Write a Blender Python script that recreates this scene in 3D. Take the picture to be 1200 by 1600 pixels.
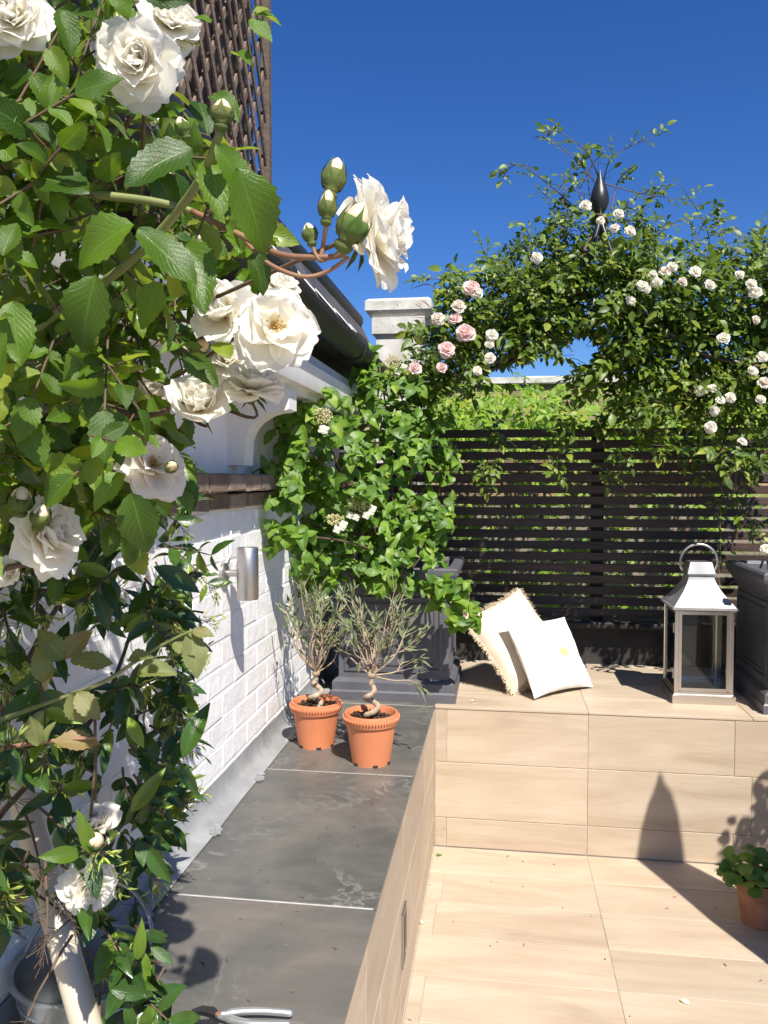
import bpy, bmesh, math, random
import numpy as np
from mathutils import Vector, Matrix, noise

random.seed(7); np.random.seed(7)
scn = bpy.context.scene
for o in list(bpy.data.objects): bpy.data.objects.remove(o)
COL = scn.collection

# ------------------------------------------------------------------ camera
FPX = 1256.0
YAW = math.radians(8.2)
PITCH = math.atan(50 / FPX)
CAM = Vector((0, 0, 1.5))
cd = bpy.data.cameras.new('camera'); cam = bpy.data.objects.new('camera', cd); COL.objects.link(cam)
cam.location = CAM; cam.rotation_euler = (math.pi / 2 - PITCH, 0, YAW)
cd.sensor_fit = 'VERTICAL'; cd.sensor_height = 36; cd.sensor_width = 27
cd.lens = FPX / 1600 * 36; cd.clip_start = 0.05; cd.clip_end = 3000
scn.camera = cam
scn.render.resolution_x = 768; scn.render.resolution_y = 1024
_R = cam.rotation_euler.to_matrix()
RT, UP, FW = _R @ Vector((1, 0, 0)), _R @ Vector((0, 1, 0)), _R @ Vector((0, 0, -1))

# ------------------------------------------------------------------ light
SUNDIR = Vector((-.315, .545, -.777)).normalized()          # the way light travels
w = bpy.data.worlds.new('World'); scn.world = w; w.use_nodes = True
nt = w.node_tree
sky = nt.nodes.new('ShaderNodeTexSky'); sky.sky_type = 'NISHITA'; sky.sun_disc = False
sky.sun_elevation = math.asin(-SUNDIR.z); sky.sun_rotation = math.atan2(-SUNDIR.x, -SUNDIR.y)
sky.air_density = 1.0; sky.dust_density = 0.0; sky.ozone_density = 9.0
nt.nodes['Background'].inputs['Strength'].default_value = 0.081
hs_ = nt.nodes.new('ShaderNodeHueSaturation'); hs_.inputs['Saturation'].default_value = 1.17; hs_.inputs['Hue'].default_value = .512
nt.links.new(sky.outputs[0], hs_.inputs['Color']); nt.links.new(hs_.outputs[0], nt.nodes['Background'].inputs[0])
sl = bpy.data.lights.new('sun', 'SUN'); sl.energy = 5.0; sl.angle = math.radians(0.53); sl.color = (1, .945, .86)
so = bpy.data.objects.new('sun', sl); COL.objects.link(so)
so.rotation_euler = SUNDIR.to_track_quat('-Z', 'Y').to_euler(); so.location = (3, -6, 9)
vs = scn.view_settings
vs.view_transform = 'Standard'; vs.look = 'None'; vs.gamma = 1; vs.use_curve_mapping = False; vs.exposure = 0.68

# ------------------------------------------------------------------ helpers
def at(px, py, d):
    "point d metres in front of the camera on the ray through a photo pixel"
    return CAM + d * (FW + (px - 600) / FPX * RT + (800 - py) / FPX * UP)
def onz(px, py, z):
    r = at(px, py, 1) - CAM
    return CAM + r * ((z - CAM.z) / r.z)
def onx(px, py, x):
    r = at(px, py, 1) - CAM
    return CAM + r * (x / r.x)
def ony(px, py, y):
    r = at(px, py, 1) - CAM
    return CAM + r * (y / r.y)
def rnd(a, b): return random.uniform(a, b)
def rvec(s=1): return Vector((random.gauss(0, s), random.gauss(0, s), random.gauss(0, s)))

WM = {}
def _props(o, label=None, cat=None, group=None, kind=None):
    if label: o['label'] = label
    if cat: o['category'] = cat
    if group: o['group'] = group
    if kind: o['kind'] = kind
def place(o, M, parent):
    if parent is not None:
        o.parent = parent
        o.matrix_basis = WM[parent.name].inverted() @ M
    else:
        o.matrix_basis = M
    WM[o.name] = M.copy()
def thing(name, label, cat, loc=(0, 0, 0), group=None):
    o = bpy.data.objects.new(name, None); COL.objects.link(o)
    o.empty_display_size = .05
    place(o, Matrix.Translation(Vector(loc)), None); _props(o, label, cat, group)
    return o
def part(name, me, parent=None, M=None, loc=None, label=None, cat=None, group=None, kind=None):
    o = bpy.data.objects.new(name, me); COL.objects.link(o)
    if M is None: M = Matrix.Translation(Vector(loc)) if loc is not None else Matrix.Identity(4)
    place(o, M, parent); _props(o, label, cat, group, kind)
    return o
def struct(name, me, M=None): return part(name, me, None, M, kind='structure')
def TRS(loc, rot=(0, 0, 0), s=1):
    from mathutils import Euler
    S = Matrix.Diagonal((s, s, s, 1)) if not hasattr(s, '__len__') else Matrix.Diagonal((*s, 1))
    return Matrix.Translation(Vector(loc)) @ Euler(rot).to_matrix().to_4x4() @ S

class MB:
    def __init__(s): s.v = []; s.f = []; s.mi = []; s.uv = []
    def add(s, v, f, mi=0, uv=None):
        b = len(s.v); s.v += [tuple(p) for p in v]; s.f += [tuple(i + b for i in q) for q in f]
        s.mi += [mi] * len(f); s.uv += list(uv) if uv is not None else [(0, 0)] * len(v)
        return s
    def box(s, c, d, mi=0, R=None):
        x, y, z = [k / 2 for k in d]
        v = [Vector(p) for p in ((-x,-y,-z),(x,-y,-z),(x,y,-z),(-x,y,-z),(-x,-y,z),(x,-y,z),(x,y,z),(-x,y,z))]
        if R is not None: v = [R @ p for p in v]
        v = [p + Vector(c) for p in v]
        return s.add(v, [(3,2,1,0),(4,5,6,7),(0,1,5,4),(1,2,6,5),(2,3,7,6),(3,0,4,7)], mi)
    def tube(s, pts, r, n=8, mi=0, cap=True):
        pts = [Vector(p) for p in pts]
        if not hasattr(r, '__len__'): r = [r] * len(pts)
        V = []; ref = None
        for i, p in enumerate(pts):
            t = (pts[min(i + 1, len(pts) - 1)] - pts[max(i - 1, 0)])
            t = t.normalized() if t.length > 1e-9 else Vector((0, 0, 1))
            if ref is None:
                ref = t.orthogonal().normalized()
            ref = (ref - t * ref.dot(t)); ref = ref.normalized() if ref.length > 1e-6 else t.orthogonal().normalized()
            b = t.cross(ref)
            for k in range(n):
                a = 2 * math.pi * k / n
                V.append(p + r[i] * (math.cos(a) * ref + math.sin(a) * b))
        F = []
        for i in range(len(pts) - 1):
            for k in range(n):
                k2 = (k + 1) % n
                F.append((i*n+k, i*n+k2, (i+1)*n+k2, (i+1)*n+k))
        if cap:
            F.append(tuple(range(n - 1, -1, -1))); F.append(tuple((len(pts)-1)*n + k for k in range(n)))
        return s.add(V, F, mi)
    def lathe(s, prof, n=32, mi=0, c=(0, 0, 0), sq=False, cap=True):
        "round (or square, sq) section swept up a (radius, z) profile"
        V = []; m = 4 if sq else n
        for r, z in prof:
            for k in range(m):
                a = 2 * math.pi * (k + (.5 if sq else 0)) / m
                q = r * (math.sqrt(2) if sq else 1)
                V.append((c[0] + q * math.cos(a), c[1] + q * math.sin(a), c[2] + z))
        F = []
        for i in range(len(prof) - 1):
            for k in range(m):
                k2 = (k + 1) % m
                F.append((i*m+k, i*m+k2, (i+1)*m+k2, (i+1)*m+k))
        if cap:
            if prof[0][0] > 1e-5: F.append(tuple(range(m - 1, -1, -1)))
            if prof[-1][0] > 1e-5: F.append(tuple((len(prof)-1)*m + k for k in range(m)))
        return s.add(V, F, mi)
    def mesh(s, name, mats, smooth=False, auto=None):
        me = bpy.data.meshes.new(name); me.from_pydata(s.v, [], s.f)
        if not isinstance(mats, (list, tuple)): mats = [mats]
        for m in mats: me.materials.append(m)
        me.polygons.foreach_set('material_index', s.mi)
        if any(u != (0, 0) for u in s.uv):
            l = me.uv_layers.new(name='UVMap')
            li = np.zeros(len(me.loops), int); me.loops.foreach_get('vertex_index', li)
            l.data.foreach_set('uv', np.array(s.uv, float)[li].ravel())
        if smooth or auto: me.polygons.foreach_set('use_smooth', [True] * len(me.polygons))
        me.update()
        if auto: me.set_sharp_from_angle(angle=math.radians(auto))
        return me
def bevbox(name, d, b, mat, seg=1, jit=0):
    bm = bmesh.new(); bmesh.ops.create_cube(bm, size=1)
    bmesh.ops.scale(bm, vec=d, verts=bm.verts)
    bmesh.ops.bevel(bm, geom=list(bm.edges), offset=b, segments=seg, affect='EDGES', profile=.6)
    if jit:
        for v in bm.verts: v.co += rvec(jit)
    me = bpy.data.meshes.new(name); bm.to_mesh(me); bm.free(); me.materials.append(mat)
    return me

# ------------------------------------------------------------------ node helpers
def mat(name):
    m = bpy.data.materials.new(name); m.use_nodes = True
    n = m.node_tree; p = n.nodes['Principled BSDF']
    return m, n, p
def N(n, t, **kw):
    k = n.nodes.new('ShaderNode' + t)
    for a, v in kw.items():
        if a in ('ins',):
            for i, x in v.items(): k.inputs[i].default_value = x
        else: setattr(k, a, v)
    return k
def ramp(n, src, stops, interp='LINEAR'):
    r = n.nodes.new('ShaderNodeValToRGB'); r.color_ramp.interpolation = interp
    e = r.color_ramp.elements
    while len(e) < len(stops): e.new(.5)
    for k, (p, c) in zip(e, stops):
        k.position = p; k.color = (*c, 1) if len(c) == 3 else c
    n.links.new(src, r.inputs[0]); return r
def mixc(n, fac, a, b, mode='MIX'):
    k = n.nodes.new('ShaderNodeMix'); k.data_type = 'RGBA'; k.blend_type = mode
    for v, i in ((fac, 0), (a, 6), (b, 7)):
        if hasattr(v, 'links'): n.links.new(v, k.inputs[i])
        else: k.inputs[i].default_value = v if not hasattr(v, '__len__') else ((*v, 1) if len(v) == 3 else v)
    return k.outputs[2]
def math_(n, op, a, b=0.0, c=None):
    k = n.nodes.new('ShaderNodeMath'); k.operation = op
    for i, v in enumerate((a, b) if c is None else (a, b, c)):
        if hasattr(v, 'links'): n.links.new(v, k.inputs[i])
        else: k.inputs[i].default_value = v
    return k.outputs[0]
def coords(n, scale=(1, 1, 1), rand=True, space='Object'):
    tc = n.nodes.new('ShaderNodeTexCoord'); src = tc.outputs[space]
    mp = n.nodes.new('ShaderNodeMapping'); mp.inputs['Scale'].default_value = scale
    if rand:
        oi = n.nodes.new('ShaderNodeObjectInfo')
        va = n.nodes.new('ShaderNodeVectorMath'); va.operation = 'ADD'
        sc = math_(n, 'MULTIPLY', oi.outputs['Random'], 37.0)
        n.links.new(src, va.inputs[0]); n.links.new(sc, va.inputs[1]); src = va.outputs[0]
    n.links.new(src, mp.inputs[0]); return mp.outputs[0]
def noisetex(n, vec, scale, detail=4, rough=.55, dist=0.0):
    k = n.nodes.new('ShaderNodeTexNoise'); n.links.new(vec, k.inputs['Vector'])
    k.inputs['Scale'].default_value = scale; k.inputs['Detail'].default_value = detail
    k.inputs['Roughness'].default_value = rough; k.inputs['Distortion'].default_value = dist
    return k.outputs['Fac']
def bump(n, p, h, strength=.3, dist=.002):
    b = n.nodes.new('ShaderNodeBump'); b.inputs['Strength'].default_value = strength
    b.inputs['Distance'].default_value = dist; n.links.new(h, b.inputs['Height'])
    n.links.new(b.outputs[0], p.inputs['Normal'])
def simple(name, c1, c2, rough=.6, scale=12, metal=0, bst=.2, bd=.001, rand=True, stretch=(1, 1, 1), vary=0.0):
    m, n, p = mat(name); v = coords(n, stretch, rand)
    f = noisetex(n, v, scale, 6); r = ramp(n, f, [(.3, c1), (.7, c2)]); col = r.outputs[0]
    if vary:
        oi = n.nodes.new('ShaderNodeObjectInfo')
        hs = n.nodes.new('ShaderNodeHueSaturation')
        n.links.new(math_(n, 'MULTIPLY_ADD', oi.outputs['Random'], 2 * vary, 1 - vary), hs.inputs['Value'])
        n.links.new(col, hs.inputs['Color']); col = hs.outputs[0]
    n.links.new(col, p.inputs['Base Color'])
    p.inputs['Roughness'].default_value = rough; p.inputs['Metallic'].default_value = metal
    bump(n, p, noisetex(n, v, scale * 4, 5), bst, bd)
    return m

# ------------------------------------------------------------------ materials
def m_woodtile():
    m, n, p = mat('wood_look_porcelain')
    v = coords(n, (1, 1, 1)); vs_ = coords(n, (1.0, 5, 5))
    a = noisetex(n, vs_, 2.2, 7, .6, .8)
    r = ramp(n, a, [(.22, (.36, .28, .195)), (.42, (.45, .36, .262)), (.62, (.505, .415, .31)), (.8, (.55, .47, .365))])
    b = noisetex(n, coords(n, (1, 3, 3)), 2.6, 3)
    rb = ramp(n, b, [(.5, (0, 0, 0)), (.72, (1, 1, 1))])
    c = mixc(n, math_(n, 'MULTIPLY', rb.outputs[0], .40), r.outputs[0], (.45, .325, .235))
    g = noisetex(n, coords(n, (1.5, 60, 60)), 3.0, 5, .7)
    rg = ramp(n, g, [(.35, (.93, .92, .91)), (.6, (1, 1, 1))])
    c = mixc(n, 1.0, c, rg.outputs[0], 'MULTIPLY')
    oi = n.nodes.new('ShaderNodeObjectInfo'); hs = n.nodes.new('ShaderNodeHueSaturation')
    n.links.new(math_(n, 'MULTIPLY_ADD', oi.outputs['Random'], .16, .92), hs.inputs['Value']); n.links.new(c, hs.inputs['Color'])
    d = noisetex(n, coords(n, (1, 1, 1), False, 'Generated'), 5, 6)
    gp_ = n.nodes.new('ShaderNodeNewGeometry')
    sta = ramp(n, noisetex(n, gp_.outputs['Position'], 3.1, 7, .62, .5), [(.50, (0,)*3), (.70, (1,)*3)])
    c2 = mixc(n, math_(n, 'MULTIPLY', sta.outputs[0], .22), hs.outputs[0], (.36, .27, .19))
    n.links.new(c2, p.inputs['Base Color'])
    rr = ramp(n, a, [(.3, (.52,)*3), (.7, (.66,)*3)]); n.links.new(rr.outputs[0], p.inputs['Roughness'])
    bump(n, p, g, .12, .0008); p.inputs['Specular IOR Level'].default_value = .35
    return m
def m_slate():
    m, n, p = mat('dark_slate_tile')
    v = coords(n)
    a = noisetex(n, v, 3.2, 6, .6, .6)
    r = ramp(n, a, [(.28, (.060, .062, .058)), (.45, (.098, .098, .090)), (.58, (.135, .125, .110)), (.75, (.18, .155, .132))])
    st = noisetex(n, coords(n, (1.2, 7, 1)), 3, 6, .65)
    rs = ramp(n, st, [(.35, (.90,)*3), (.65, (1.06,)*3)])
    c = mixc(n, 1, r.outputs[0], rs.outputs[0], 'MULTIPLY')
    # tide marks: thin pale contour lines of a noise, kept to a few patches
    t = noisetex(n, v, 4.2, 8, .62, 1.1)
    line = ramp(n, t, [(.480, (0,)*3), (.497, (1,)*3), (.502, (1,)*3), (.520, (0,)*3)])
    film = ramp(n, t, [(.44, (0,)*3), (.5, (.34,)*3), (.505, (0,)*3)])
    mk = ramp(n, noisetex(n, v, 2.1, 2), [(.50, (0,)*3), (.66, (1,)*3)])
    fl = math_(n, 'MULTIPLY', math_(n, 'ADD', line.outputs[0], film.outputs[0]), mk.outputs[0])
    c = mixc(n, math_(n, 'MULTIPLY', fl, .24), c, (.42, .40, .36))
    sp = ramp(n, noisetex(n, v, 46, 3, .5), [(.72, (0,)*3), (.77, (1,)*3)])
    c = mixc(n, math_(n, 'MULTIPLY', sp.outputs[0], .35), c, (.36, .35, .32))
    n.links.new(c, p.inputs['Base Color'])
    rr = ramp(n, a, [(.3, (.34,)*3), (.7, (.5,)*3)]); n.links.new(rr.outputs[0], p.inputs['Roughness'])
    bump(n, p, noisetex(n, coords(n, (1.5, 3, 1)), 7, 9, .62), .45, .004)
    return m
def m_whitebrick():
    m, n, p = mat('white_painted_brick')
    tc = n.nodes.new('ShaderNodeTexCoord'); ge = n.nodes.new('ShaderNodeNewGeometry')
    a = noisetex(n, ge.outputs['Position'], 5, 6, .6)
    r = ramp(n, a, [(.3, (.82, .80, .76)), (.55, (.90, .89, .865))])
    b = ramp(n, noisetex(n, ge.outputs['Position'], 38, 5, .7), [(.60, (0,)*3), (.74, (1,)*3)])
    c = mixc(n, math_(n, 'MULTIPLY', b.outputs[0], .35), r.outputs[0], (.52, .46, .38))
    st = ramp(n, noisetex(n, coords(n, (1, 14, 1.5), False, 'Object'), 2, 4), [(.58, (0,)*3), (.75, (1,)*3)])
    c = mixc(n, math_(n, 'MULTIPLY', st.outputs[0], .16), c, (.50, .43, .34))
    n.links.new(c, p.inputs['Base Color']); p.inputs['Roughness'].default_value = .55
    bump(n, p, math_(n, 'ADD', noisetex(n, ge.outputs['Position'], 22, 5, .6), math_(n, 'MULTIPLY', noisetex(n, ge.outputs['Position'], 90, 4, .6), .35)), .6, .006)
    return m
def leafmat(name, dark, light, young, back, rough=.38, trans=.28, veins=8.0, vein_amt=.35, youngp=.85, bd=.0012, spec=.5):
    m, n, p = mat(name)
    ge = n.nodes.new('ShaderNodeNewGeometry'); oi = n.nodes.new('ShaderNodeObjectInfo')
    rv = math_(n, 'FRACT', math_(n, 'ADD', ge.outputs['Random Per Island'], oi.outputs['Random']))
    r = ramp(n, rv, [(0, dark), (youngp * .8, light), (youngp, light), (1, young)])
    uv = n.nodes.new('ShaderNodeUVMap'); sx = n.nodes.new('ShaderNodeSeparateXYZ'); n.links.new(uv.outputs[0], sx.inputs[0])
    au = math_(n, 'ABSOLUTE', math_(n, 'SUBTRACT', sx.outputs[0], .5))
    mid = ramp(n, au, [(.012, (1,)*3), (.04, (0,)*3)])
    ph = math_(n, 'SUBTRACT', math_(n, 'MULTIPLY', sx.outputs[1], veins), math_(n, 'MULTIPLY', au, veins * .75))
    sv = math_(n, 'PINGPONG', ph, .5)
    side = ramp(n, sv, [(.03, (1,)*3), (.12, (0,)*3)])
    ve = math_(n, 'MAXIMUM', mid.outputs[0], math_(n, 'MULTIPLY', side.outputs[0], .6))
    ns = noisetex(n, coords(n), 60, 4)
    mot = ramp(n, ns, [(.3, (.8,)*3), (.7, (1.15,)*3)])
    c = mixc(n, 1, r.outputs[0], mot.outputs[0], 'MULTIPLY')
    c = mixc(n, math_(n, 'MULTIPLY', ve, vein_amt), c, tuple(min(1, k * 1.5 + .04) for k in light))
    spt = ramp(n, noisetex(n, coords(n, (1, 1, 1)), 7.0, 3, .6), [(.66, (0,)*3), (.72, (1,)*3)])
    c = mixc(n, math_(n, 'MULTIPLY', spt.outputs[0], .45), c, (.16, .12, .03))
    c = mixc(n, math_(n, 'MULTIPLY', ge.outputs['Backfacing'], .6), c, back)
    n.links.new(c, p.inputs['Base Color']); p.inputs['Roughness'].default_value = rough
    p.inputs['Specular IOR Level'].default_value = spec
    bump(n, p, math_(n, 'ADD', math_(n, 'MULTIPLY', ve, -.5), math_(n, 'MULTIPLY', ns, .8)), .4, bd)
    tr = n.nodes.new('ShaderNodeBsdfTranslucent')
    tc = mixc(n, 1, c, (1.9, 1.75, .55), 'MULTIPLY'); n.links.new(tc, tr.inputs[0])
    mx = n.nodes.new('ShaderNodeMixShader'); mx.inputs[0].default_value = trans
    out = n.nodes['Material Output']
    n.links.new(p.outputs[0], mx.inputs[1]); n.links.new(tr.outputs[0], mx.inputs[2]); n.links.new(mx.outputs[0], out.inputs[0])
    return m
def petalmat(name, base, edge, tip, trans=.5):
    m, n, p = mat(name)
    uv = n.nodes.new('ShaderNodeUVMap'); sx = n.nodes.new('ShaderNodeSeparateXYZ'); n.links.new(uv.outputs[0], sx.inputs[0])
    r = ramp(n, sx.outputs[1], [(0, base), (.35, edge), (1, tip)])
    ln = noisetex(n, coords(n, (1, 1, 1)), 30, 3)
    mp = n.nodes.new('ShaderNodeMapping'); mp.inputs['Scale'].default_value = (26, 1.5, 1); n.links.new(uv.outputs[0], mp.inputs[0])
    ve = noisetex(n, mp.outputs[0], 1.0, 3)
    oi = n.nodes.new('ShaderNodeObjectInfo')
    wear = ramp(n, math_(n, 'ADD', math_(n, 'MULTIPLY', ln, .7), math_(n, 'MULTIPLY', sx.outputs[1], .35)), [(.74, (0,)*3), (.86, (1,)*3)])
    c = mixc(n, math_(n, 'MULTIPLY', wear.outputs[0], .30), r.outputs[0], (.72, .55, .40))
    n.links.new(c, p.inputs['Base Color']); p.inputs['Roughness'].default_value = .6
    p.inputs['Specular IOR Level'].default_value = .25
    bump(n, p, ve, .12, .001)
    tr = n.nodes.new('ShaderNodeBsdfTranslucent'); n.links.new(c, tr.inputs[0])
    mx = n.nodes.new('ShaderNodeMixShader'); mx.inputs[0].default_value = trans
    out = n.nodes['Material Output']
    n.links.new(p.outputs[0], mx.inputs[1]); n.links.new(tr.outputs[0], mx.inputs[2]); n.links.new(mx.outputs[0], out.inputs[0])
    return m
def m_glass():
    m, n, p = mat('lantern_glass')
    tr = N(n, 'BsdfTransparent'); tr.inputs[0].default_value = (.90, .93, .92, 1)
    gl = N(n, 'BsdfGlossy'); gl.inputs['Roughness'].default_value = .03
    lw = N(n, 'Fresnel'); lw.inputs[0].default_value = 1.45
    mx = N(n, 'MixShader'); n.links.new(lw.outputs[0], mx.inputs[0]); n.links.new(tr.outputs[0], mx.inputs[1]); n.links.new(gl.outputs[0], mx.inputs[2])
    n.links.new(mx.outputs[0], n.nodes['Material Output'].inputs[0]); return m
def m_cushion(motif):
    m, n, p = mat('white_cotton_print' if motif else 'cream_linen')
    base = (.84, .83, .80) if motif else (.70, .60, .46)
    uv = n.nodes.new('ShaderNodeUVMap')
    mp = n.nodes.new('ShaderNodeMapping'); mp.inputs['Scale'].default_value = (160, 160, 1); n.links.new(uv.outputs[0], mp.inputs[0])
    wv = N(n, 'TexWave'); wv.inputs['Scale'].default_value = 1.0; wv.inputs['Distortion'].default_value = 1.5; n.links.new(mp.outputs[0], wv.inputs['Vector'])
    ns = noisetex(n, mp.outputs[0], .35, 4)
    r = ramp(n, ns, [(.3, tuple(k * .9 for k in base)), (.7, tuple(min(1, k * 1.06) for k in base))]); c = r.outputs[0]
    if motif:
        sx = n.nodes.new('ShaderNodeSeparateXYZ'); n.links.new(uv.outputs[0], sx.inputs[0])
        dx = math_(n, 'SUBTRACT', sx.outputs[0], .62); dy = math_(n, 'SUBTRACT', sx.outputs[1], .50)
        rr = math_(n, 'SQRT', math_(n, 'ADD', math_(n, 'MULTIPLY', dx, dx), math_(n, 'MULTIPLY', dy, dy)))
        an = math_(n, 'ARCTAN2', dy, dx)
        lob = math_(n, 'MULTIPLY_ADD', math_(n, 'SINE', math_(n, 'MULTIPLY', an, 9.0)), .005, .068)
        disc = math_(n, 'LESS_THAN', rr, lob)
        ringy = math_(n, 'LESS_THAN', math_(n, 'PINGPONG', math_(n, 'ADD', rr, math_(n, 'MULTIPLY', math_(n, 'SINE', math_(n, 'MULTIPLY', an, 9.0)), .004)), .011), .0075)
        k = math_(n, 'MULTIPLY', disc, math_(n, 'MULTIPLY_ADD', ringy, .45, .55))
        c = mixc(n, k, c, (.62, .45, .12))
    n.links.new(c, p.inputs['Base Color']); p.inputs['Roughness'].default_value = .85
    p.inputs['Specular IOR Level'].default_value = .2
    bump(n, p, wv.outputs['Fac'], .25, .0006); return m
def m_bricks_var(name, cols, rough=.85):
    m, n, p = mat(name)
    oi = n.nodes.new('ShaderNodeObjectInfo')
    r = ramp(n, oi.outputs['Random'], [(i / max(1, len(cols) - 1), c) for i, c in enumerate(cols)])
    v = coords(n); a = noisetex(n, v, 18, 6)
    mo = ramp(n, a, [(.25, (.6,)*3), (.7, (1.2,)*3)])
    c = mixc(n, 1, r.outputs[0], mo.outputs[0], 'MULTIPLY')
    n.links.new(c, p.inputs['Base Color']); p.inputs['Roughness'].default_value = rough
    bump(n, p, noisetex(n, v, 60, 6), .6, .004); return m

WOOD = m_woodtile(); SLATE = m_slate(); WBRICK = m_whitebrick()
GROUT = simple('pale_grout', (.36, .30, .23), (.50, .43, .34), .9, 40)
DKGROUT = simple('slate_grout', (.42, .40, .37), (.56, .54, .50), .9, 40)
WHITEP = simple('white_paint', (.70, .69, .66), (.82, .81, .79), .5, 9, bst=.15)
STONE = simple('pale_cast_stone', (.44, .42, .37), (.66, .64, .58), .85, 14, bst=.5, bd=.003)
LEAD = simple('grey_lead', (.20, .205, .21), (.34, .345, .345), .5, 10, bst=.4, bd=.002)
BLACK = simple('black_gutter_paint', (.010, .010, .011), (.022, .022, .024), .55, 8)
BLACKMET = simple('black_iron', (.010, .011, .012), (.025, .026, .03), .38, 20)
DARKWALL = simple('dark_painted_render', (.016, .015, .014), (.040, .037, .034), .75, 8, bst=.5, bd=.004)
ROOFSL = simple('roof_slate', (.045, .042, .042), (.11, .10, .095), .6, 12, vary=.3)
COPT = m_bricks_var('weathered_clay_tile', [(.16, .11, .075), (.25, .18, .13), (.20, .155, .12), (.30, .22, .16)])
STOCK = m_bricks_var('yellow_stock_brick', [(.26, .18, .10), (.38, .28, .16), (.31, .22, .13), (.20, .14, .09), (.42, .32, .20)])
CHIMB = m_bricks_var('sooty_brick', [(.13, .085, .06), (.19, .13, .09), (.10, .07, .05)])
MORTAR = simple('mortar', (.20, .17, .13), (.30, .26, .20), .95, 30)
LATH = simple('weathered_trellis_lath', (.085, .058, .040), (.20, .15, .11), .8, 14, vary=.35, stretch=(1, 1, 8))
FENCE = simple('dark_stained_slat', (.018, .012, .009), (.070, .042, .030), .45, 10, vary=.6, stretch=(1, 14, 14), bst=.5, bd=.002)
FPOST = simple('fence_post_wood', (.03, .02, .015), (.07, .045, .03), .7, 10, stretch=(10, 10, 1))
PLANT = simple('lead_grey_planter', (.078, .078, .090), (.118, .118, .132), .42, 7, bst=.3, bd=.002)
TERRA = simple('terracotta_plastic', (.52, .175, .075), (.60, .215, .10), .5, 5, bst=.08)
OLDTERRA = simple('old_terracotta', (.13, .062, .035), (.32, .155, .09), .8, 9, bst=.4, bd=.003)
SOIL = simple('bark_soil', (.015, .009, .006), (.11, .06, .035), .9, 60, bst=1, bd=.01)
STEEL = simple('brushed_steel', (.40, .385, .365), (.52, .505, .48), .42, 16, metal=1, stretch=(1, 1, .06), bst=.12)
NICKEL = simple('polished_nickel', (.56, .53, .49), (.66, .63, .59), .27, 6, metal=1, bst=.06)
GALV = simple('galvanised_metal', (.34, .36, .37), (.60, .62, .63), .36, 22, metal=1, bst=.25)
GLASS = m_glass()
CUSHW = m_cushion(True); CUSHB = m_cushion(False)
FRINGE = simple('cream_fringe', (.52, .40, .25), (.70, .58, .42), .95, 40, bst=.5)
PIPE = simple('beige_plastic_pipe', (.50, .42, .31), (.58, .50, .39), .42, 6, bst=.1)
STEM_G = simple('green_stem', (.13, .17, .045), (.24, .25, .09), .55, 20)
STEM_B = simple('brown_stem', (.07, .045, .028), (.17, .11, .065), .75, 26, bst=.5)
STEM_R = simple('reddish_rose_stem', (.22, .11, .06), (.33, .20, .11), .55, 24)
BARK = simple('pale_twisted_bark', (.24, .17, .11), (.50, .39, .28), .85, 50, bst=.8, bd=.003)
STAMEN = simple('yellow_stamens', (.42, .24, .05), (.62, .42, .12), .8, 80)
BUDM = simple('green_rose_bud', (.075, .135, .030), (.15, .15, .055), .95, 45)
BUDM.node_tree.nodes['Principled BSDF'].inputs['Specular IOR Level'].default_value = .12
BUDT = simple('cream_bud_tip', (.62, .42, .24), (.84, .70, .48), .6, 30)
ROSEL = leafmat('rose_leaf', (.038, .088, .010), (.115, .215, .018), (.30, .36, .035), (.20, .25, .075), .30, .42, 9, .28, .78)
YOUNGL = leafmat('young_rose_leaf', (.14, .18, .05), (.20, .22, .08), (.27, .20, .09), (.24, .25, .14), .45, .3, 9, .3, .8)
JASL = leafmat('jasmine_leaf', (.020, .055, .010), (.046, .105, .014), (.20, .30, .022), (.08, .15, .04), .25, .24, 7, .25, .74, spec=.6)
HYDL = leafmat('hydrangea_leaf', (.055, .130, .014), (.135, .255, .022), (.26, .37, .040), (.13, .24, .06), .45, .32, 9, .40, .8)
ARCHL = leafmat('climbing_rose_leaf', (.045, .090, .010), (.13, .205, .018), (.28, .32, .04), (.09, .16, .05), .42, .30, 7, .2, .82)
WISL = leafmat('wisteria_leaf', (.10, .21, .018), (.22, .36, .026), (.38, .45, .045), (.20, .33, .06), .5, .4, 8, .2, .75)
OLIL = leafmat('olive_leaf', (.085, .115, .045), (.17, .21, .10), (.28, .32, .17), (.26, .29, .20), .5, .2, 6, .2, .8)
GERL = leafmat('pelargonium_leaf', (.06, .16, .03), (.12, .25, .045), (.22, .33, .07), (.14, .24, .07), .6, .3, 5, .3, .8)
JBUD = leafmat('jasmine_bud', (.24, .33, .05), (.40, .47, .09), (.52, .55, .16), (.3, .4, .1), .5, .25, 3, .1, .8)
PETW = petalmat('white_rose_petal', (.93, .84, .56), (.95, .915, .80), (.96, .94, .885))
PETC = petalmat('cream_rose_petal', (.90, .76, .56), (.92, .86, .76), (.92, .87, .81))
PETP = petalmat('pink_rose_petal', (.96, .62, .58), (.96, .74, .71), (.97, .84, .82))
HYF = simple('cream_floret', (.55, .50, .22), (.70, .64, .36), .8, 60)

# ================================================================== THE SETTING
DZ = 0.58                      # height of ledge and bench above the deck
WX, EX, RY = -.79, -.27, 3.24  # house wall plane, ledge edge, bench riser
ground = struct('ground', MB().add([(-600,-600,-.3),(600,-600,-.3),(600,600,-.3),(-600,600,-.3)], [(0,1,2,3)]).mesh('ground', simple('roof_felt', (.10, .09, .08), (.17, .15, .13), .9, 2, rand=False)))

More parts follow.
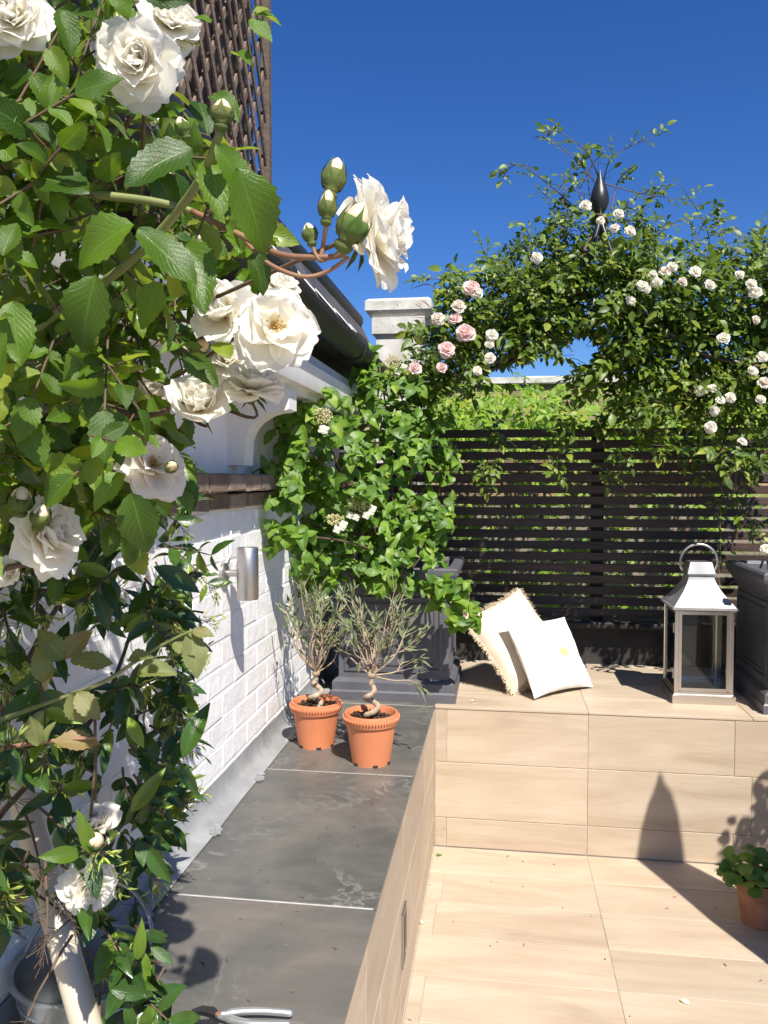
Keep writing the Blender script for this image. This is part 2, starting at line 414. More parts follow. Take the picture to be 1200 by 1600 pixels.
# deck
deck = struct('deck', MB().box((2.1, .75, -.0225), (4.78, 4.98, .04)).mesh('deck', GROUT))
TL, TW = .62, .215
tile_me = bevbox('tile', (TL - .003, TW - .003, .010), .0012, WOOD)
def wtile(parent, x0, x1, y0, y1, ztop, tag='tile'):
    me = tile_me if abs(x1 - x0 - TL) < 1e-4 and abs(y1 - y0 - TW) < 1e-4 else bevbox('tile', (x1 - x0 - .003, y1 - y0 - .003, .010), .0012, WOOD)
    return part(tag, me, parent, loc=((x0 + x1) / 2, (y0 + y1) / 2, ztop - .005 + rnd(-.0006, .0006)))
r = 0; y = RY - .005
while y > -1.2:
    y0 = y - TW; x = EX + .012
    xs = [x]
    if r % 3 != 0: xs.append(EX + .055 + .012 * (r % 2))
    k = .352
    while k < 4.3: xs.append(k); k += TL
    for a, b in zip(xs[:-1], xs[1:]): wtile(deck, a, b, y0, y, 0.0)
    y = y0; r += 1

# bench (raised tiled platform at the back) and slate ledge along the wall
bench = struct('bench', MB().box(((EX + 4.4) / 2 + .0, (RY + 4.6) / 2 + .0025, DZ / 2 - .0025), (4.4 - EX - .02, 4.6 - RY, DZ)).mesh('bench', GROUT))
rowz = [(.0, .12), (.12, .35), (.35, DZ - .011)]
for i, (a, b) in enumerate(rowz):
    xs = [EX + .012, EX + .06, .352, .906, 1.52, 2.14, 2.76, 3.38] if i != 1 else [EX + .012, .352, .972, 1.59, 2.21, 2.83]
    for x0, x1 in zip(xs[:-1], xs[1:]):
        me = bevbox('tile', (x1 - x0 - .003, b - a - .003, .010), .0012, WOOD)
        part('tile', me, bench, M=TRS(((x0 + x1) / 2, RY + .005 + rnd(-.0005, .0005), (a + b) / 2), (math.pi / 2, 0, 0)))
for x0, x1 in zip([EX + .012, .352, .972, 1.59, 2.21], [.352, .972, 1.59, 2.21, 2.83]):
    for y0, y1 in ((RY - .004, RY + .226), (RY + .226, RY + .456), (RY + .456, RY + .80)):
        wtile(bench, x0, x1, y0, y1, DZ)

ledge = struct('ledge', MB().box(((WX + EX) / 2 - .05, 1.6, DZ / 2 - .0011), (EX - WX + .10 + .012, 5.2, DZ)).mesh('ledge', DKGROUT))
SL = .78
ys = [RY - .01 - SL * i for i in range(5)]
for y1 in ys:
    part('slate_tile', bevbox('slate_tile', (EX - WX - .033, SL - .0055, .012), .0015, SLATE), ledge, loc=((EX + WX + .057) / 2, y1 - SL / 2, DZ - .006 + rnd(-.0008, .0008)))
part('slate_tile', bevbox('slate_tile', (EX - WX - .033, .9, .012), .0015, SLATE), ledge, loc=((EX + WX + .057) / 2, RY + .445, DZ - .006))
for a, b, yo in ((.0, .12, .3), (.12, .35, .05), (.35, DZ - .0135, .24)):
    y1 = RY - .003
    first = True
    while y1 > -1.2:
        ln = (.62 if not first else yo + .2); first = False
        y0 = y1 - ln
        me = bevbox('tile', (ln - .003, b - a - .003, .010), .0012, WOOD)
        part('tile', me, ledge, M=TRS((EX + .005, (y0 + y1) / 2, (a + b) / 2), (math.pi / 2, 0, math.pi / 2)))
        y1 = y0

# ================================================================== HOUSE
house = thing('house', 'house side with white painted brick wall, bracketed cornice, black gutter and slate roof', 'house', (WX, 1.6, DZ))
part('wall', MB().box((WX - .1553, 1.5, .70), (.305, 5.4, 1.45)).box((WX - .19, 1.6, 1.66), (.305, 5.6, .44)).mesh('wall', WBRICK), house)
bl, bh, j = .215, .065, .010
bme = [bevbox('brick', (.05, bl, bh), .0018, WBRICK, 2, .0007) for _ in range(5)]
hme = [bevbox('brick', (.05, .1025, bh), .004, WBRICK, 2, .0009) for _ in range(3)]
z = DZ + .012; c = 0
while z + bh < 1.44:
    y = .30 - (c % 2) * .11
    while y < 3.95:
        part('brick', random.choice(bme), house, M=TRS((WX - .0265 + rnd(-.0008, .0008), y + bl / 2, z + bh / 2), (rnd(-.004, .004), 0, rnd(-.004, .004))))
        y += bl + j
    z += bh + j; c += 1
zt = z
for rw, (zz, out, hh) in enumerate(((zt, .022, .044), (zt + .050, .052, .050))):
    y = .3 + rw * .07
    while y < 3.95:
        ln = rnd(.15, .17)
        part('coping_tile', bevbox('coping_tile', (.12 + out, ln - .006, hh), .006, COPT, 2, .0015), house, M=TRS((WX - .06 + out / 2, y + ln / 2, zz + hh / 2 + rnd(-.002, .002)), (rnd(-.015, .015), rnd(-.02, .02), 0)))
        y += ln
CZ = 1.775                       # underside of the cornice
cm = MB()
prof = [(-.84, CZ), (-.645, CZ), (-.645, CZ + .018), (-.612, CZ + .022), (-.605, CZ + .05), (-.605, CZ + .10), (-.630, CZ + .125), (-.640, CZ + .15), (-.84, CZ + .15)]
yv0, yv1 = .2, 4.15
cm.add([(x, yv0, z_) for x, z_ in prof] + [(x, yv1, z_) for x, z_ in prof],
       [(i, i + 1, i + 1 + len(prof), i + len(prof)) for i in range(len(prof) - 1)] + [tuple(range(len(prof), 2 * len(prof)))] + [tuple(range(len(prof) - 1, -1, -1))])
part('cornice', cm.mesh('cornice', WHITEP, auto=40), house)
bp = [(-.842, 1.545), (-.775, 1.545), (-.772, 1.60)]
for k in range(9):
    a = math.pi / 2 * k / 8
    bp.append((-.772 + .125 * (1 - math.cos(a)), 1.605 + .105 * math.sin(a)))
bp += [(-.632, 1.715), (-.632, CZ - .001), (-.842, CZ - .001)]
def bracket_mesh():
    nB = len(bp); t = .045
    return MB().add([(x, -t, z_) for x, z_ in bp] + [(x, t, z_) for x, z_ in bp],
        [tuple(range(nB)), tuple(range(2 * nB - 1, nB - 1, -1))] + [(i, i + nB, (i + 1) % nB + nB, (i + 1) % nB) for i in range(nB)]).mesh('bracket', WHITEP)
bkm = bracket_mesh()
for y in (.82, 1.62, 2.42, 2.92, 3.42): part('bracket', bkm, house, loc=(0, y, 0))
part('fascia', MB().box((-.74, 2.15, 1.99), (.06, 3.9, .11)).mesh('fascia', BLACK), house)
gp = []; gin = []
for k in range(13):
    a = math.pi * k / 12
    gp.append((-.585 + .055 * math.cos(a), 2.035 - .055 * math.sin(a))); gin.append((-.585 + .050 * math.cos(a), 2.037 - .050 * math.sin(a)))
ring = gp + gin[::-1]; nr = len(ring)
gm = MB().add([(x, .15, z_) for x, z_ in ring] + [(x, 4.2, z_) for x, z_ in ring], [(i, (i + 1) % nr, (i + 1) % nr + nr, i + nr) for i in range(nr)])
gut = part('gutter', gm.mesh('gutter', BLACK, auto=50), house)
for y in (.9, 2.05, 3.2):
    part('gutter_joint', MB().lathe([(.059, -.03), (.059, .03)], 20).mesh('gutter_joint', BLACK, auto=40), gut, M=TRS((-.585, y, 2.031), (math.pi / 2, 0, 0)))
SLP = math.radians(66)
sx_, sz_ = math.cos(SLP), math.sin(SLP)
part('roof_deck', MB().add([(-.62, .1, 2.02), (-.62, 4.3, 2.02), (-.62 - .34 * sx_, 4.3, 2.02 + .34 * sz_), (-.62 - .34 * sx_, .1, 2.02 + .34 * sz_),
    (-2.6, .1, 2.02), (-2.6, 4.3, 2.02), (-2.6, 4.3, 2.02 + .34 * sz_), (-2.6, .1, 2.02 + .34 * sz_)],
    [(0, 1, 2, 3), (3, 2, 6, 7), (1, 5, 6, 2), (0, 3, 7, 4), (4, 7, 6, 5), (0, 4, 5, 1)]).mesh('roof_deck', ROOFSL), house)
sme = bevbox('roof_slate', (.16, .196, .008), .001, ROOFSL)
for rw in range(3):
    y = .12 + .1 * (rw % 2); q = .07 + rw * .095
    while y < 4.2:
        part('roof_slate', sme, house, M=TRS((-.61 - q * sx_, y + .1, 2.025 + q * sz_), (0, SLP - .05, rnd(-.01, .01)))); y += .2
for y in np.arange(2.25, 4.1, .33):
    part('lead_soaker', bevbox('lead_soaker', (.115, .10, .004), .0008, WHITEP), house, M=TRS((-.586 - .11 * sx_, y, 2.035 + .12 * sz_), (.0, SLP - .30, .12)))
tr_ = MB().tube([(-.765, .1, 2.345), (-.765, 4.25, 2.345)], .042, 12)
part('roof_edge_roll', tr_.mesh('roof_edge_roll', BLACK, auto=40), house)
# lead flashing where wall meets ledge
fm = MB()
yy = np.linspace(-.2, 3.6, 20)
V = []
for y in yy:
    V += [(WX + .002, y, DZ + .075 + rnd(-.003, .003)), (WX + .006, y, DZ + .03), (WX + .022, y, DZ + .010 + rnd(-.001, .001)), (WX + .062 + rnd(-.002, .002), y, DZ + .0035)]
fm.add(V, [(i*4+k, i*4+k+1, i*4+k+5, i*4+k+4) for i in range(19) for k in range(3)])
part('lead_flashing', fm.mesh('lead_flashing', LEAD, smooth=True), house)
for y in (1.55, 1.98, 2.36, 2.74):
    bm_ = MB()
    for _ in range(14):
        bm_.box((WX + .062 + rnd(-.012, .012), y + rnd(-.03, .03), DZ + .006), (rnd(.006, .016), rnd(.006, .016), rnd(.003, .006)), R=Matrix.Rotation(rnd(0, 3), 3, 'Z'))
    part('mortar_patch', bm_.mesh('mortar_patch', LEAD), house)

# chimney behind the trellis
chim = thing('chimney', 'sooty dark brick chimney stack behind a diamond trellis above the roof', 'chimney', (-1.3, 2.0, 2.3))
part('stack', MB().box((-1.42, 1.95, 3.25), (.92, 2.17, 2.3)).mesh('stack', MORTAR), chim)
cb = [bevbox('brick', (.04, .215, .065), .005, CHIMB, 1, .001) for _ in range(4)]
z = 2.36; c = 0
while z < 4.0:
    y = 1.10 + (c % 2) * .11
    while y < 2.95:
        part('brick', random.choice(cb), chim, loc=(-.955 + rnd(-.003, .003), y, z)); y += .225
    z += .075; c += 1
trel = thing('trellis', 'tall brown diamond lattice trellis fixed over the chimney stack', 'trellis', (-.90, 2.0, 2.32))
lathw = .022
T0, T1, Z0, Z1 = .92, 3.06, 2.32, 4.3
def clip_lath(p, dv):
    lo, hi = -9, 9
    for (o_, d_, a, b) in ((p[0], dv[0], T0, T1), (p[1], dv[1], Z0, Z1)):
        t1, t2 = (a - o_) / d_, (b - o_) / d_
        lo, hi = max(lo, min(t1, t2)), min(hi, max(t1, t2))
    return lo, hi
for sgn, xo in ((1, -.905), (-1, -.895)):
    for k in np.arange(-4.6, 4.6, .105):
        dv = (math.cos(1.0), sgn * math.sin(1.0)); p = (T0 + 1.1 + k, 3.3)
        lo, hi = clip_lath(p, dv)
        if hi - lo < .08: continue
        mid = (lo + hi) / 2
        lm = bevbox('lath', (.008, lathw, hi - lo), .001, LATH)
        cy, cz = p[0] + dv[0] * mid, p[1] + dv[1] * mid
        part('lath', lm, trel, M=TRS((xo + rnd(-.003, .003), cy, cz), (-math.atan2(dv[0], dv[1]) if dv[1] > 0 else -math.atan2(-dv[0], -dv[1]), rnd(-.004, .004), 0)))
for y in (T0, T1): part('frame_batten', bevbox('frame_batten', (.034, .04, Z1 - Z0), .002, LATH), trel, loc=(-.90, y, (Z0 + Z1) / 2))

# white capped pier at the end of the roof
pc = at(628, 520, 4.55)
pier = thing('pier', 'white rendered pier with a weathered stone cap beyond the gutter', 'pier', (pc.x, pc.y, 1.9))
part('shaft', MB().box((pc.x, pc.y, 1.35), (.25, .30, 1.9)).box((pc.x, pc.y, 2.345), (.29, .34, .09)).mesh('shaft', simple('weathered_white_render', (.40, .39, .36), (.68, .67, .63), .8, 9, bst=.4, bd=.003)), pier)
part('cap', MB().lathe([(.150, 0), (.182, .035), (.182, .085), (.165, .10), (.02, .125)], sq=True, c=(pc.x, pc.y, 2.391)).mesh('cap', STONE), pier)

# wall light
wl = onx(387, 896, WX + .075)
light = thing('wall_light', 'brushed steel up and down cylinder light fixed to the white brick wall', 'wall light', (WX, wl.y, wl.z))
hL = .075
part('body', MB().lathe([(.0295, -hL), (.031, -hL + .002), (.031, hL - .002), (.0295, hL), (.026, hL), (.026, hL - .012), (0, hL - .012)], 32, c=wl).mesh('body', STEEL, auto=40), light)
mp_ = MB(); mp_.lathe([(.030, 0), (.030, .010), (.026, .014), (.010, .016), (.010, .05)], 28)
part('mounting_plate', mp_.mesh('mounting_plate', STEEL, auto=40), light, M=TRS((WX - .001, wl.y, wl.z), (0, math.pi / 2, 0)))
part('cable', MB().tube([onx(361, 830, WX + .004), onx(359, 845, WX + .005), onx(360, 865, WX + .006), (WX + .006, wl.y, wl.z + .02)], .0035, 6).mesh('cable', WHITEP, smooth=True), light)

# recessed light in the ledge side
rl = onx(630, 1460, EX + .011)
rec = thing('recessed_light', 'small upright recessed steel light set into the tiled ledge side', 'wall light', (EX, rl.y, rl.z - .07))
fr = MB()
for dy in (-.036, .036): fr.box((EX + .0135, rl.y + dy, rl.z), (.007, .008, .15))
for dz in (-.071, .071): fr.box((EX + .0135, rl.y, rl.z + dz), (.007, .064, .008))
part('frame', fr.mesh('frame', STEEL), rec)
part('lens', MB().box((EX + .0115, rl.y, rl.z), (.002, .064, .134)).mesh('lens', BLACK), rec)  # flat black plate: the dark shade of the recess put in as colour

# ================================================================== BACK OF THE TERRACE
FY = 4.14
low = thing('parapet', 'low dark painted parapet wall under the slatted fence', 'wall', (1.2, FY, DZ))
part('wall', MB().box((1.6, FY + .05, .62), (5.6, .16, .30)).mesh('wall', DARKWALL), low)
part('ledge_cap', bevbox('ledge_cap', (5.6, .24, .03), .006, DARKWALL), low, loc=(1.6, FY + .01, .785))
fence = thing('slat_fence', 'dark stained horizontal slat fence behind the bench', 'fence', (1.2, FY, .80))
NS = 17; z0, z1 = .835, 1.735; pit = (z1 - z0) / (NS - 1)
for i in range(NS):
    L0 = 2.75
    for x0 in (-1.0, 1.075):
        ln = 2.07
        s = bevbox('slat', (ln, .018, .041), .002, FENCE)
        part('slat', s, fence, M=TRS((x0 + ln / 2, FY - .011 + rnd(-.002, .002), z0 + i * pit), (rnd(-.06, .06), rnd(-.002, .002), rnd(-.001, .001))))
for px_ in (-.95, ony(932, 900, FY + .03).x, 3.05):
    part('post', bevbox('post', (.062, .05, 1.0), .003, FPOST), fence, loc=(px_, FY + .032, 1.27))

BY = 6.5
bw = thing('garden_wall', 'yellow stock brick wall with stone coping behind the fence foliage', 'wall', (1.5, BY, 0))
part('wall_core', MB().box((1.8, BY + .13, 1.0), (9, .22, 2.5)).mesh('wall_core', MORTAR), bw)
sb = [bevbox('brick', (.215, .04, .065), .005, STOCK, 1, .0015) for _ in range(5)]
z = 2.19; c = 0
while z > 1.35:
    x = -1.0 + (c % 2) * .11
    while x < 4.4:
        part('brick', random.choice(sb), bw, loc=(x, BY + .012 + rnd(-.004, .004), z)); x += .225
    z -= .075; c += 1
x = -2.6
while x < 6:
    ln = rnd(.5, .62); part('coping_stone', bevbox('coping_stone', (ln - .008, .34, .06), .008, STONE, 1, .002), bw, loc=(x + ln / 2, BY + .12, 2.285)); x += ln

# ================================================================== PLANTERS
def planter(cx, cy, label):
    t = thing('planter', label, 'planter', (cx, cy, DZ), 'square lead grey planters')
    h = .262
    base = [(h, 0), (h, .035), (h - .006, .042), (h - .006, .075), (h - .016, .083), (h - .026, .09)]
    part('plinth', MB().lathe(base, sq=True, c=(cx, cy, DZ)).mesh('plinth', PLANT), t)
    part('body', MB().lathe([(h - .030, .085), (h - .034, .47), (h - .06, .47), (h - .06, .40)], sq=True, c=(cx, cy, DZ)).mesh('body', PLANT), t)
    rim = [(h - .034, .452), (h - .026, .46), (h - .026, .472), (h - .016, .48), (h - .006, .50), (h + .004, .515), (h + .010, .53), (h + .010, .55), (h + .002, .558), (h - .03, .558), (h - .035, .545), (h - .045, .47)]
    part('rim', MB().lathe(rim, sq=True, c=(cx, cy, DZ), cap=False).mesh('rim', PLANT), t)
    for a in range(4):
        R = Matrix.Rotation(a * math.pi / 2, 3, 'Z'); m = MB()
        for wd, ht, th, dp in ((.40, .30, .014, .007), (.35, .25, .008, .005)):
            yo = -(h - .031)
            for s in (-1, 1):
                m.box(R @ Vector((s * wd / 2, yo, .275)), (th, dp * 2, ht + th), R=R)
                m.box(R @ Vector((0, yo, .275 + s * ht / 2)), (wd - th, dp * 2, th), R=R)
        part('panel_moulding', m.mesh('panel_moulding', PLANT), t, loc=(cx, cy, DZ))
    part('soil', MB().box((cx, cy, DZ + .43), (.40, .40, .02)).mesh('soil', SOIL), t)
    return t
PLx, PLy = -.437, 3.537
planter(PLx, PLy, 'lead grey planter overhung by hydrangea at the ledge end')
PRx, PRy = 1.29, 3.56
planter(PRx, PRy, 'lead grey planter at the right edge beside the lantern')

# ================================================================== ARCH
AX0, AX1, AYc = -.437, 1.287, 3.53
arch = thing('garden_arch', 'black iron ogee arch with teardrop finial rising from both planters', 'arch', ((AX0 + AX1) / 2, AYc, DZ + .44))
midx = ony(937, 305, AYc).x
def ogee(x0, yoff):
    pts = [(x0, DZ + .45), (x0, 1.55), (x0 + .01, 1.72)]
    sgn = 1 if midx > x0 else -1; hw = abs(midx - x0)
    for f, zz in ((.06, 1.83), (.18, 1.91), (.36, 1.965), (.56, 2.02), (.72, 2.11), (.85, 2.26), (.94, 2.42), (.99, 2.56), (1.0, 2.61)):
        pts.append((x0 + sgn * hw * f, zz))
    # smooth (Catmull-Rom)
    out = []
    for i in range(len(pts) - 1):
        p0, p1, p2, p3 = pts[max(i - 1, 0)], pts[i], pts[i + 1], pts[min(i + 2, len(pts) - 1)]
        for t in np.linspace(0, 1, 5)[:-1]:
            out.append(tuple(.5 * (2 * p1[k] + (p2[k] - p0[k]) * t + (2 * p0[k] - 5 * p1[k] + 4 * p2[k] - p3[k]) * t * t + (3 * p1[k] - p0[k] - 3 * p2[k] + p3[k]) * t ** 3) for k in (0, 1)))
    out.append(pts[-1])
    # both hoops meet at the finial
    n_ = len(out)
    return [Vector((x, AYc + yoff * (1 - (i / (n_ - 1)) ** 4), zz)) for i, (x, zz) in enumerate(out)]
ribs = []
for x0 in (AX0, AX1):
    for yo in (-.10, .10):
        c_ = ogee(x0, yo); ribs.append(c_)
        part('hoop', MB().tube(c_, .011, 10).mesh('hoop', BLACKMET, smooth=True), arch)
    for k in range(3, 40, 5):
        a, b = ribs[-2][k], ribs[-1][k]
        part('cross_bar', MB().tube([a, b], .005, 8).mesh('cross_bar', BLACKMET, smooth=True), arch)
fz = 2.61
fp = [(.012, 0), (.016, .012), (.030, .03), (.038, .055), (.039, .075), (.034, .10), (.024, .13), (.014, .155), (.007, .175), (0.0, .20)]
part('finial', MB().lathe(fp, 28, c=(midx, AYc, fz)).mesh('finial', BLACKMET, smooth=True), arch)

# ================================================================== LANTERN
LX, LY = .832, 3.535
lan = thing('lantern', 'tall polished metal lantern with glass sides on the tiled bench', 'lantern', (LX, LY, DZ))
hb = .118
part('base', MB().lathe([(hb + .006, 0), (hb + .006, .035), (hb - .002, .040), (hb - .002, .05)], sq=True, c=(LX, LY, DZ + .0005)).mesh('base', NICKEL), lan)
ez = .965 - DZ
for sx in (-1, 1):
    for sy in (-1, 1):
        part('corner_post', bevbox('corner_post', (.016, .016, ez - .05), .0015, NICKEL), lan, loc=(LX + sx * (hb - .010), LY + sy * (hb - .010), DZ + .05 + (ez - .05) / 2))
for a in range(4):
    R = Matrix.Rotation(a * math.pi / 2, 3, 'Z'); m = MB(); g = MB()
    yo = -(hb - .010); wd = 2 * (hb - .018)
    for s in (-1, 1): m.box(R @ Vector((s * (wd / 2 - .006), yo, .05 + (ez - .05) / 2)), (.012, .010, ez - .055), R=R)
    m.box(R @ Vector((0, yo, .058)), (wd - .024, .010, .014), R=R); m.box(R @ Vector((0, yo, ez - .010)), (wd - .024, .010, .014), R=R)
    fo = part('door_frame' if a == 3 else 'side_frame', m.mesh('frame', NICKEL), lan, loc=(LX, LY, DZ))
    g.box(R @ Vector((0, yo, .05 + (ez - .05) / 2)), (wd - .02, .003, ez - .075), R=R)
    part('pane', g.mesh('pane', GLASS), fo, loc=(LX, LY, DZ))
    if a == 3:
        for zz in (.12, .31): part('hinge', MB().lathe([(.004, -.02), (.004, .02)], 10).mesh('hinge', STEEL), fo, loc=(LX - hb + .002, LY - hb + .02, DZ + zz))
rp = [(hb + .002, 0), (hb + .010, .004), (hb + .010, .012)]
for k in range(13):
    t = k / 12
    rp.append((.050 + (hb + .004 - .050) * (1 - t) ** 1.7, .014 + .125 * t ** .92))
roof = part('roof', MB().lathe(rp, sq=True, c=(LX, LY, DZ + ez)).mesh('roof', simple('dull_zinc', (.30, .30, .30), (.42, .42, .42), .55, 9, metal=.55, bst=.2)), lan)
part('cap', MB().lathe([(.056, 0), (.056, .006), (.044, .052), (.042, .054)], sq=True, c=(LX, LY, DZ + ez + .139)).mesh('cap', STEEL), lan)
hr = []
for k in range(27):
    a = math.radians(-32 + 244 * k / 26); hr.append((LX + .075 * math.cos(a), LY, DZ + ez + .190 + .075 * math.sin(a)))
part('ring_handle', MB().tube(hr, .0055, 10).mesh('ring_handle', STEEL, smooth=True), lan)

# ================================================================== CUSHIONS
def cushion(name, A, B, C, D, thick, mt, label, fringe=False, seed=0):
    "A bottom-left, B top-left, C top-right, D bottom-right"
    A, B, C, D = [Vector(p) for p in (A, B, C, D)]
    nrm = (D - A).cross(B - A).normalized()
    ctr = (A + B + C + D) / 4
    t = thing(name, label, 'cushion', (A + D) / 2)
    n = 28; mb = MB()
    for side in (1, -1):
        V = []; UVs = []
        for i in range(n + 1):
            for k in range(n + 1):
                u, v = i / n, k / n
                a, b = 2 * u - 1, 2 * v - 1
                pin = 1 - .085 * (1 - b * b) * abs(a) ** 2; pin2 = 1 - .085 * (1 - a * a) * abs(b) ** 2
                uu, vv = .5 + a * pin / 2, .5 + b * pin2 / 2
                p = A * (1 - uu) * (1 - vv) + B * (1 - uu) * vv + C * uu * vv + D * uu * (1 - vv)
                h = ((1 - a * a) * (1 - b * b)) ** .42
                wr = noise.noise(Vector((a * 2.2 + seed, b * 2.2, side * 3))) * .35 + noise.noise(Vector((a * 5 + seed, b * 3, side))) * .16
                ed = noise.noise(Vector((math.atan2(b, a) * 5, seed, 0))) * max(abs(a), abs(b)) ** 3
                h = h * (1 + wr * .55) + ed * .10 * min(1, h * 4)
                V.append(p + nrm * side * thick / 2 * h); UVs.append((u, v))
        F = [(i*(n+1)+k, (i+1)*(n+1)+k, (i+1)*(n+1)+k+1, i*(n+1)+k+1) for i in range(n) for k in range(n)]
        if side < 0: F = [f[::-1] for f in F]
        mb.add(V, F, 0, UVs)
    part('cover', mb.mesh('cover', mt, smooth=True), t)
    if fringe:
        m = MB(); rg = random.Random(seed)
        for P, Q in ((A, B), (B, C), (D, A), (C, D)):
            L = (Q - P).length; N_ = int(L / .0022)
            out = ((P + Q) / 2 - ctr).normalized()
            for i in range(N_):
                f = i / N_ + rg.uniform(-.002, .002)
                a = 2 * f - 1; inn = .085 * (1 - a * a) / 2
                p = P.lerp(Q, f) - out * inn * L * .98
                e = p + out * rg.uniform(.012, .024) + (Q - P).normalized() * rg.gauss(0, .006) + nrm * rg.gauss(0, .005) + Vector((0, 0, -.004))
                mid_ = (p + e) / 2 + rvec(.002)
                if e.z < DZ + .003: e.z = DZ + .003
                m.tube([p, mid_, e], [.0013, .0013, .0008], 3, cap=False)
        part('fringe', m.mesh('fringe', FRINGE), t, kind='stuff')
    return t
cA = onz(803, 1084, DZ + .006); cB = at(722, 966, 3.50); cC = at(812, 920, 3.72)
cushion('cushion', cA, cB, cC, cA + cC - cB, .12, CUSHB, 'cream linen cushion with fringed edges leaning on the planter', True, 3)
wA = onz(835, 1092, DZ + .008); wD = onz(927, 1073, DZ + .008); wB = at(787, 970, 3.44); wC = at(882, 964, 3.66)
cushion('cushion', wA, wB, wC, wD, .10, CUSHW, 'white cushion with a small gold round motif in front of the fringed one', False, 9)

# ================================================================== LEAVES
def leaf_geo(kind, L, W, n=6, cols=4, fold=.25, curl=.25, serr=0, twist=0, ph=0, wave=.0):
    "leaf in its own frame: base at origin, +Y to the tip, +Z the upper side"
    V = []; U = []
    for i in range(n + 1):
        v = i / n
        if kind == 'rose': wv = math.sin(math.pi * min(1, v ** .80)) ** .80 if 0 < v < 1 else 0.0
        elif kind == 'heart': wv = min(1, (v / .22) ** .55) * (1 - v ** 1.7) ** .8 if v < 1 else 0
        elif kind == 'ell': wv = math.sin(math.pi * v ** .9) ** .9 if 0 < v < 1 else 0
        elif kind == 'lance': wv = math.sin(math.pi * v ** .85) ** 1.0 if 0 < v < 1 else 0
        elif kind == 'round': wv = math.sqrt(max(0, 1 - (2 * v - 1) ** 2)) * .98 + .02
        wv = max(wv, .03)
        for k in range(cols + 1):
            u = 2 * k / cols - 1
            ww = wv * W / 2
            if serr and abs(u) == 1 and 0 < i < n: ww *= 1 + (serr if i % 2 else -serr)
            yb = v * L
            if kind == 'heart': yb -= .14 * L * abs(u) * max(0, 1 - v * 2.2)
            if kind == 'round': yb -= .18 * L * abs(u) * max(0, 1 - v * 2.5)
            z = abs(u) * ww * math.tan(fold) - curl * L * v * v + wave * L * math.sin(v * 9 + ph) * abs(u) * (1 if u > 0 else -1)
            x = u * ww + twist * L * v * v * .25
            z += twist * u * ww * v
            V.append((x, yb - curl * curl * .5 * L * v * v, z)); U.append((k / cols, v))
    F = [(i*(cols+1)+k, i*(cols+1)+k+1, (i+1)*(cols+1)+k+1, (i+1)*(cols+1)+k) for i in range(n) for k in range(cols)]
    return np.array(V), F, np.array(U)
def geo_mesh(name, g, m):
    mb = MB(); mb.add([tuple(p) for p in g[0]], g[1], 0, [tuple(u) for u in g[2]]); return mb.mesh(name, m, smooth=True)
def frame(base, tdir, nhint, s=1.0):
    y = tdir.normalized(); z = nhint - y * nhint.dot(y)
    z = z.normalized() if z.length > 1e-4 else y.orthogonal().normalized()
    x = y.cross(z)
    M = Matrix((x, y, z)).transposed().to_4x4(); M.translation = base
    return M @ Matrix.Diagonal((s, s, s, 1))
def joined(name, geos, mats_, material, parent=None, **kw):
    "many leaves in one mesh; mats_ is a list of 4x4 matrices, geos are picked at random"
    if not mats_: return None
    Vs = []; Fs = []; Us = []; b = 0
    for M in mats_:
        V, F, U = random.choice(geos); A = np.array(M)
        Vs.append(V @ A[:3, :3].T + A[:3, 3]); Us.append(U); Fs += [tuple(i + b for i in f) for f in F]; b += len(V)
    Vs = np.concatenate(Vs); Us = np.concatenate(Us)
    me = bpy.data.meshes.new(name); me.from_pydata(Vs.tolist(), [], Fs); me.materials.append(material)
    l = me.uv_layers.new(name='UVMap'); li = np.zeros(len(me.loops), int); me.loops.foreach_get('vertex_index', li)
    l.data.foreach_set('uv', Us[li].ravel())
    me.polygons.foreach_set('use_smooth', [True] * len(me.polygons)); me.update()
    return part(name, me, parent, **kw)
TOSUN = -SUNDIR
def nearness(M): return (M.translation - CAM).length
def split_leaves(parent, meshes, geos, mats_, material, limit=300, name='leaf'):
    "the leaves that show largest are parts of their own, the rest one mass"
    mats_ = sorted(mats_, key=nearness)
    for M in mats_[:limit]: part(name, random.choice(meshes), parent, M=M)
    if len(mats_) > limit: joined('foliage', geos, mats_[limit:], material, parent, kind='stuff')
def sprig(base, dirv, nh, ll, pairs, spread=.9, stems=None, step=.62, droop=.25, rs=.0011):
    "one compound leaf: leaflet matrices along a stalk"
    out = []; d = dirv.normalized(); side = d.cross(nh).normalized(); p = base.copy(); pts = [p.copy()]
    p += d * ll * .5
    for i in range(pairs):
        pts.append(p.copy())
        for s in (-1, 1):
            t = (d * (1 - spread * .6) + side * s * spread + rvec(.10)).normalized()
            out.append(frame(p.copy(), t, nh + rvec(.22), ll * rnd(.75, 1.0) * (.8 + .12 * i)))
        d = (d + Vector((0, 0, -droop * .4))).normalized(); side = d.cross(nh).normalized()
        p = p + d * ll * step
    pts.append(p.copy())
    out.append(frame(p, d + rvec(.08), nh + rvec(.15), ll * rnd(.95, 1.15)))
    if stems is not None: stems.tube(pts, rs, 4, cap=False)
    return out
def ellip(c, r, shell=.55):
    while True:
        v = Vector((rnd(-1, 1), rnd(-1, 1), rnd(-1, 1)))
        if shell < v.length < 1: return c + Vector((v.x * r[0], v.y * r[1], v.z * r[2])), v
def curve(pts, n=6):
    pts = [Vector(p) for p in pts]; out = []
    for i in range(len(pts) - 1):
        p0, p1, p2, p3 = pts[max(i-1, 0)], pts[i], pts[i+1], pts[min(i+2, len(pts)-1)]
        for t in np.linspace(0, 1, n + 1)[:-1]:
            out.append(.5 * (2 * p1 + (p2 - p0) * t + (2 * p0 - 5 * p1 + 4 * p2 - p3) * t * t + (3 * p1 - p0 - 3 * p2 + p3) * t ** 3))
    out.append(pts[-1]); return out

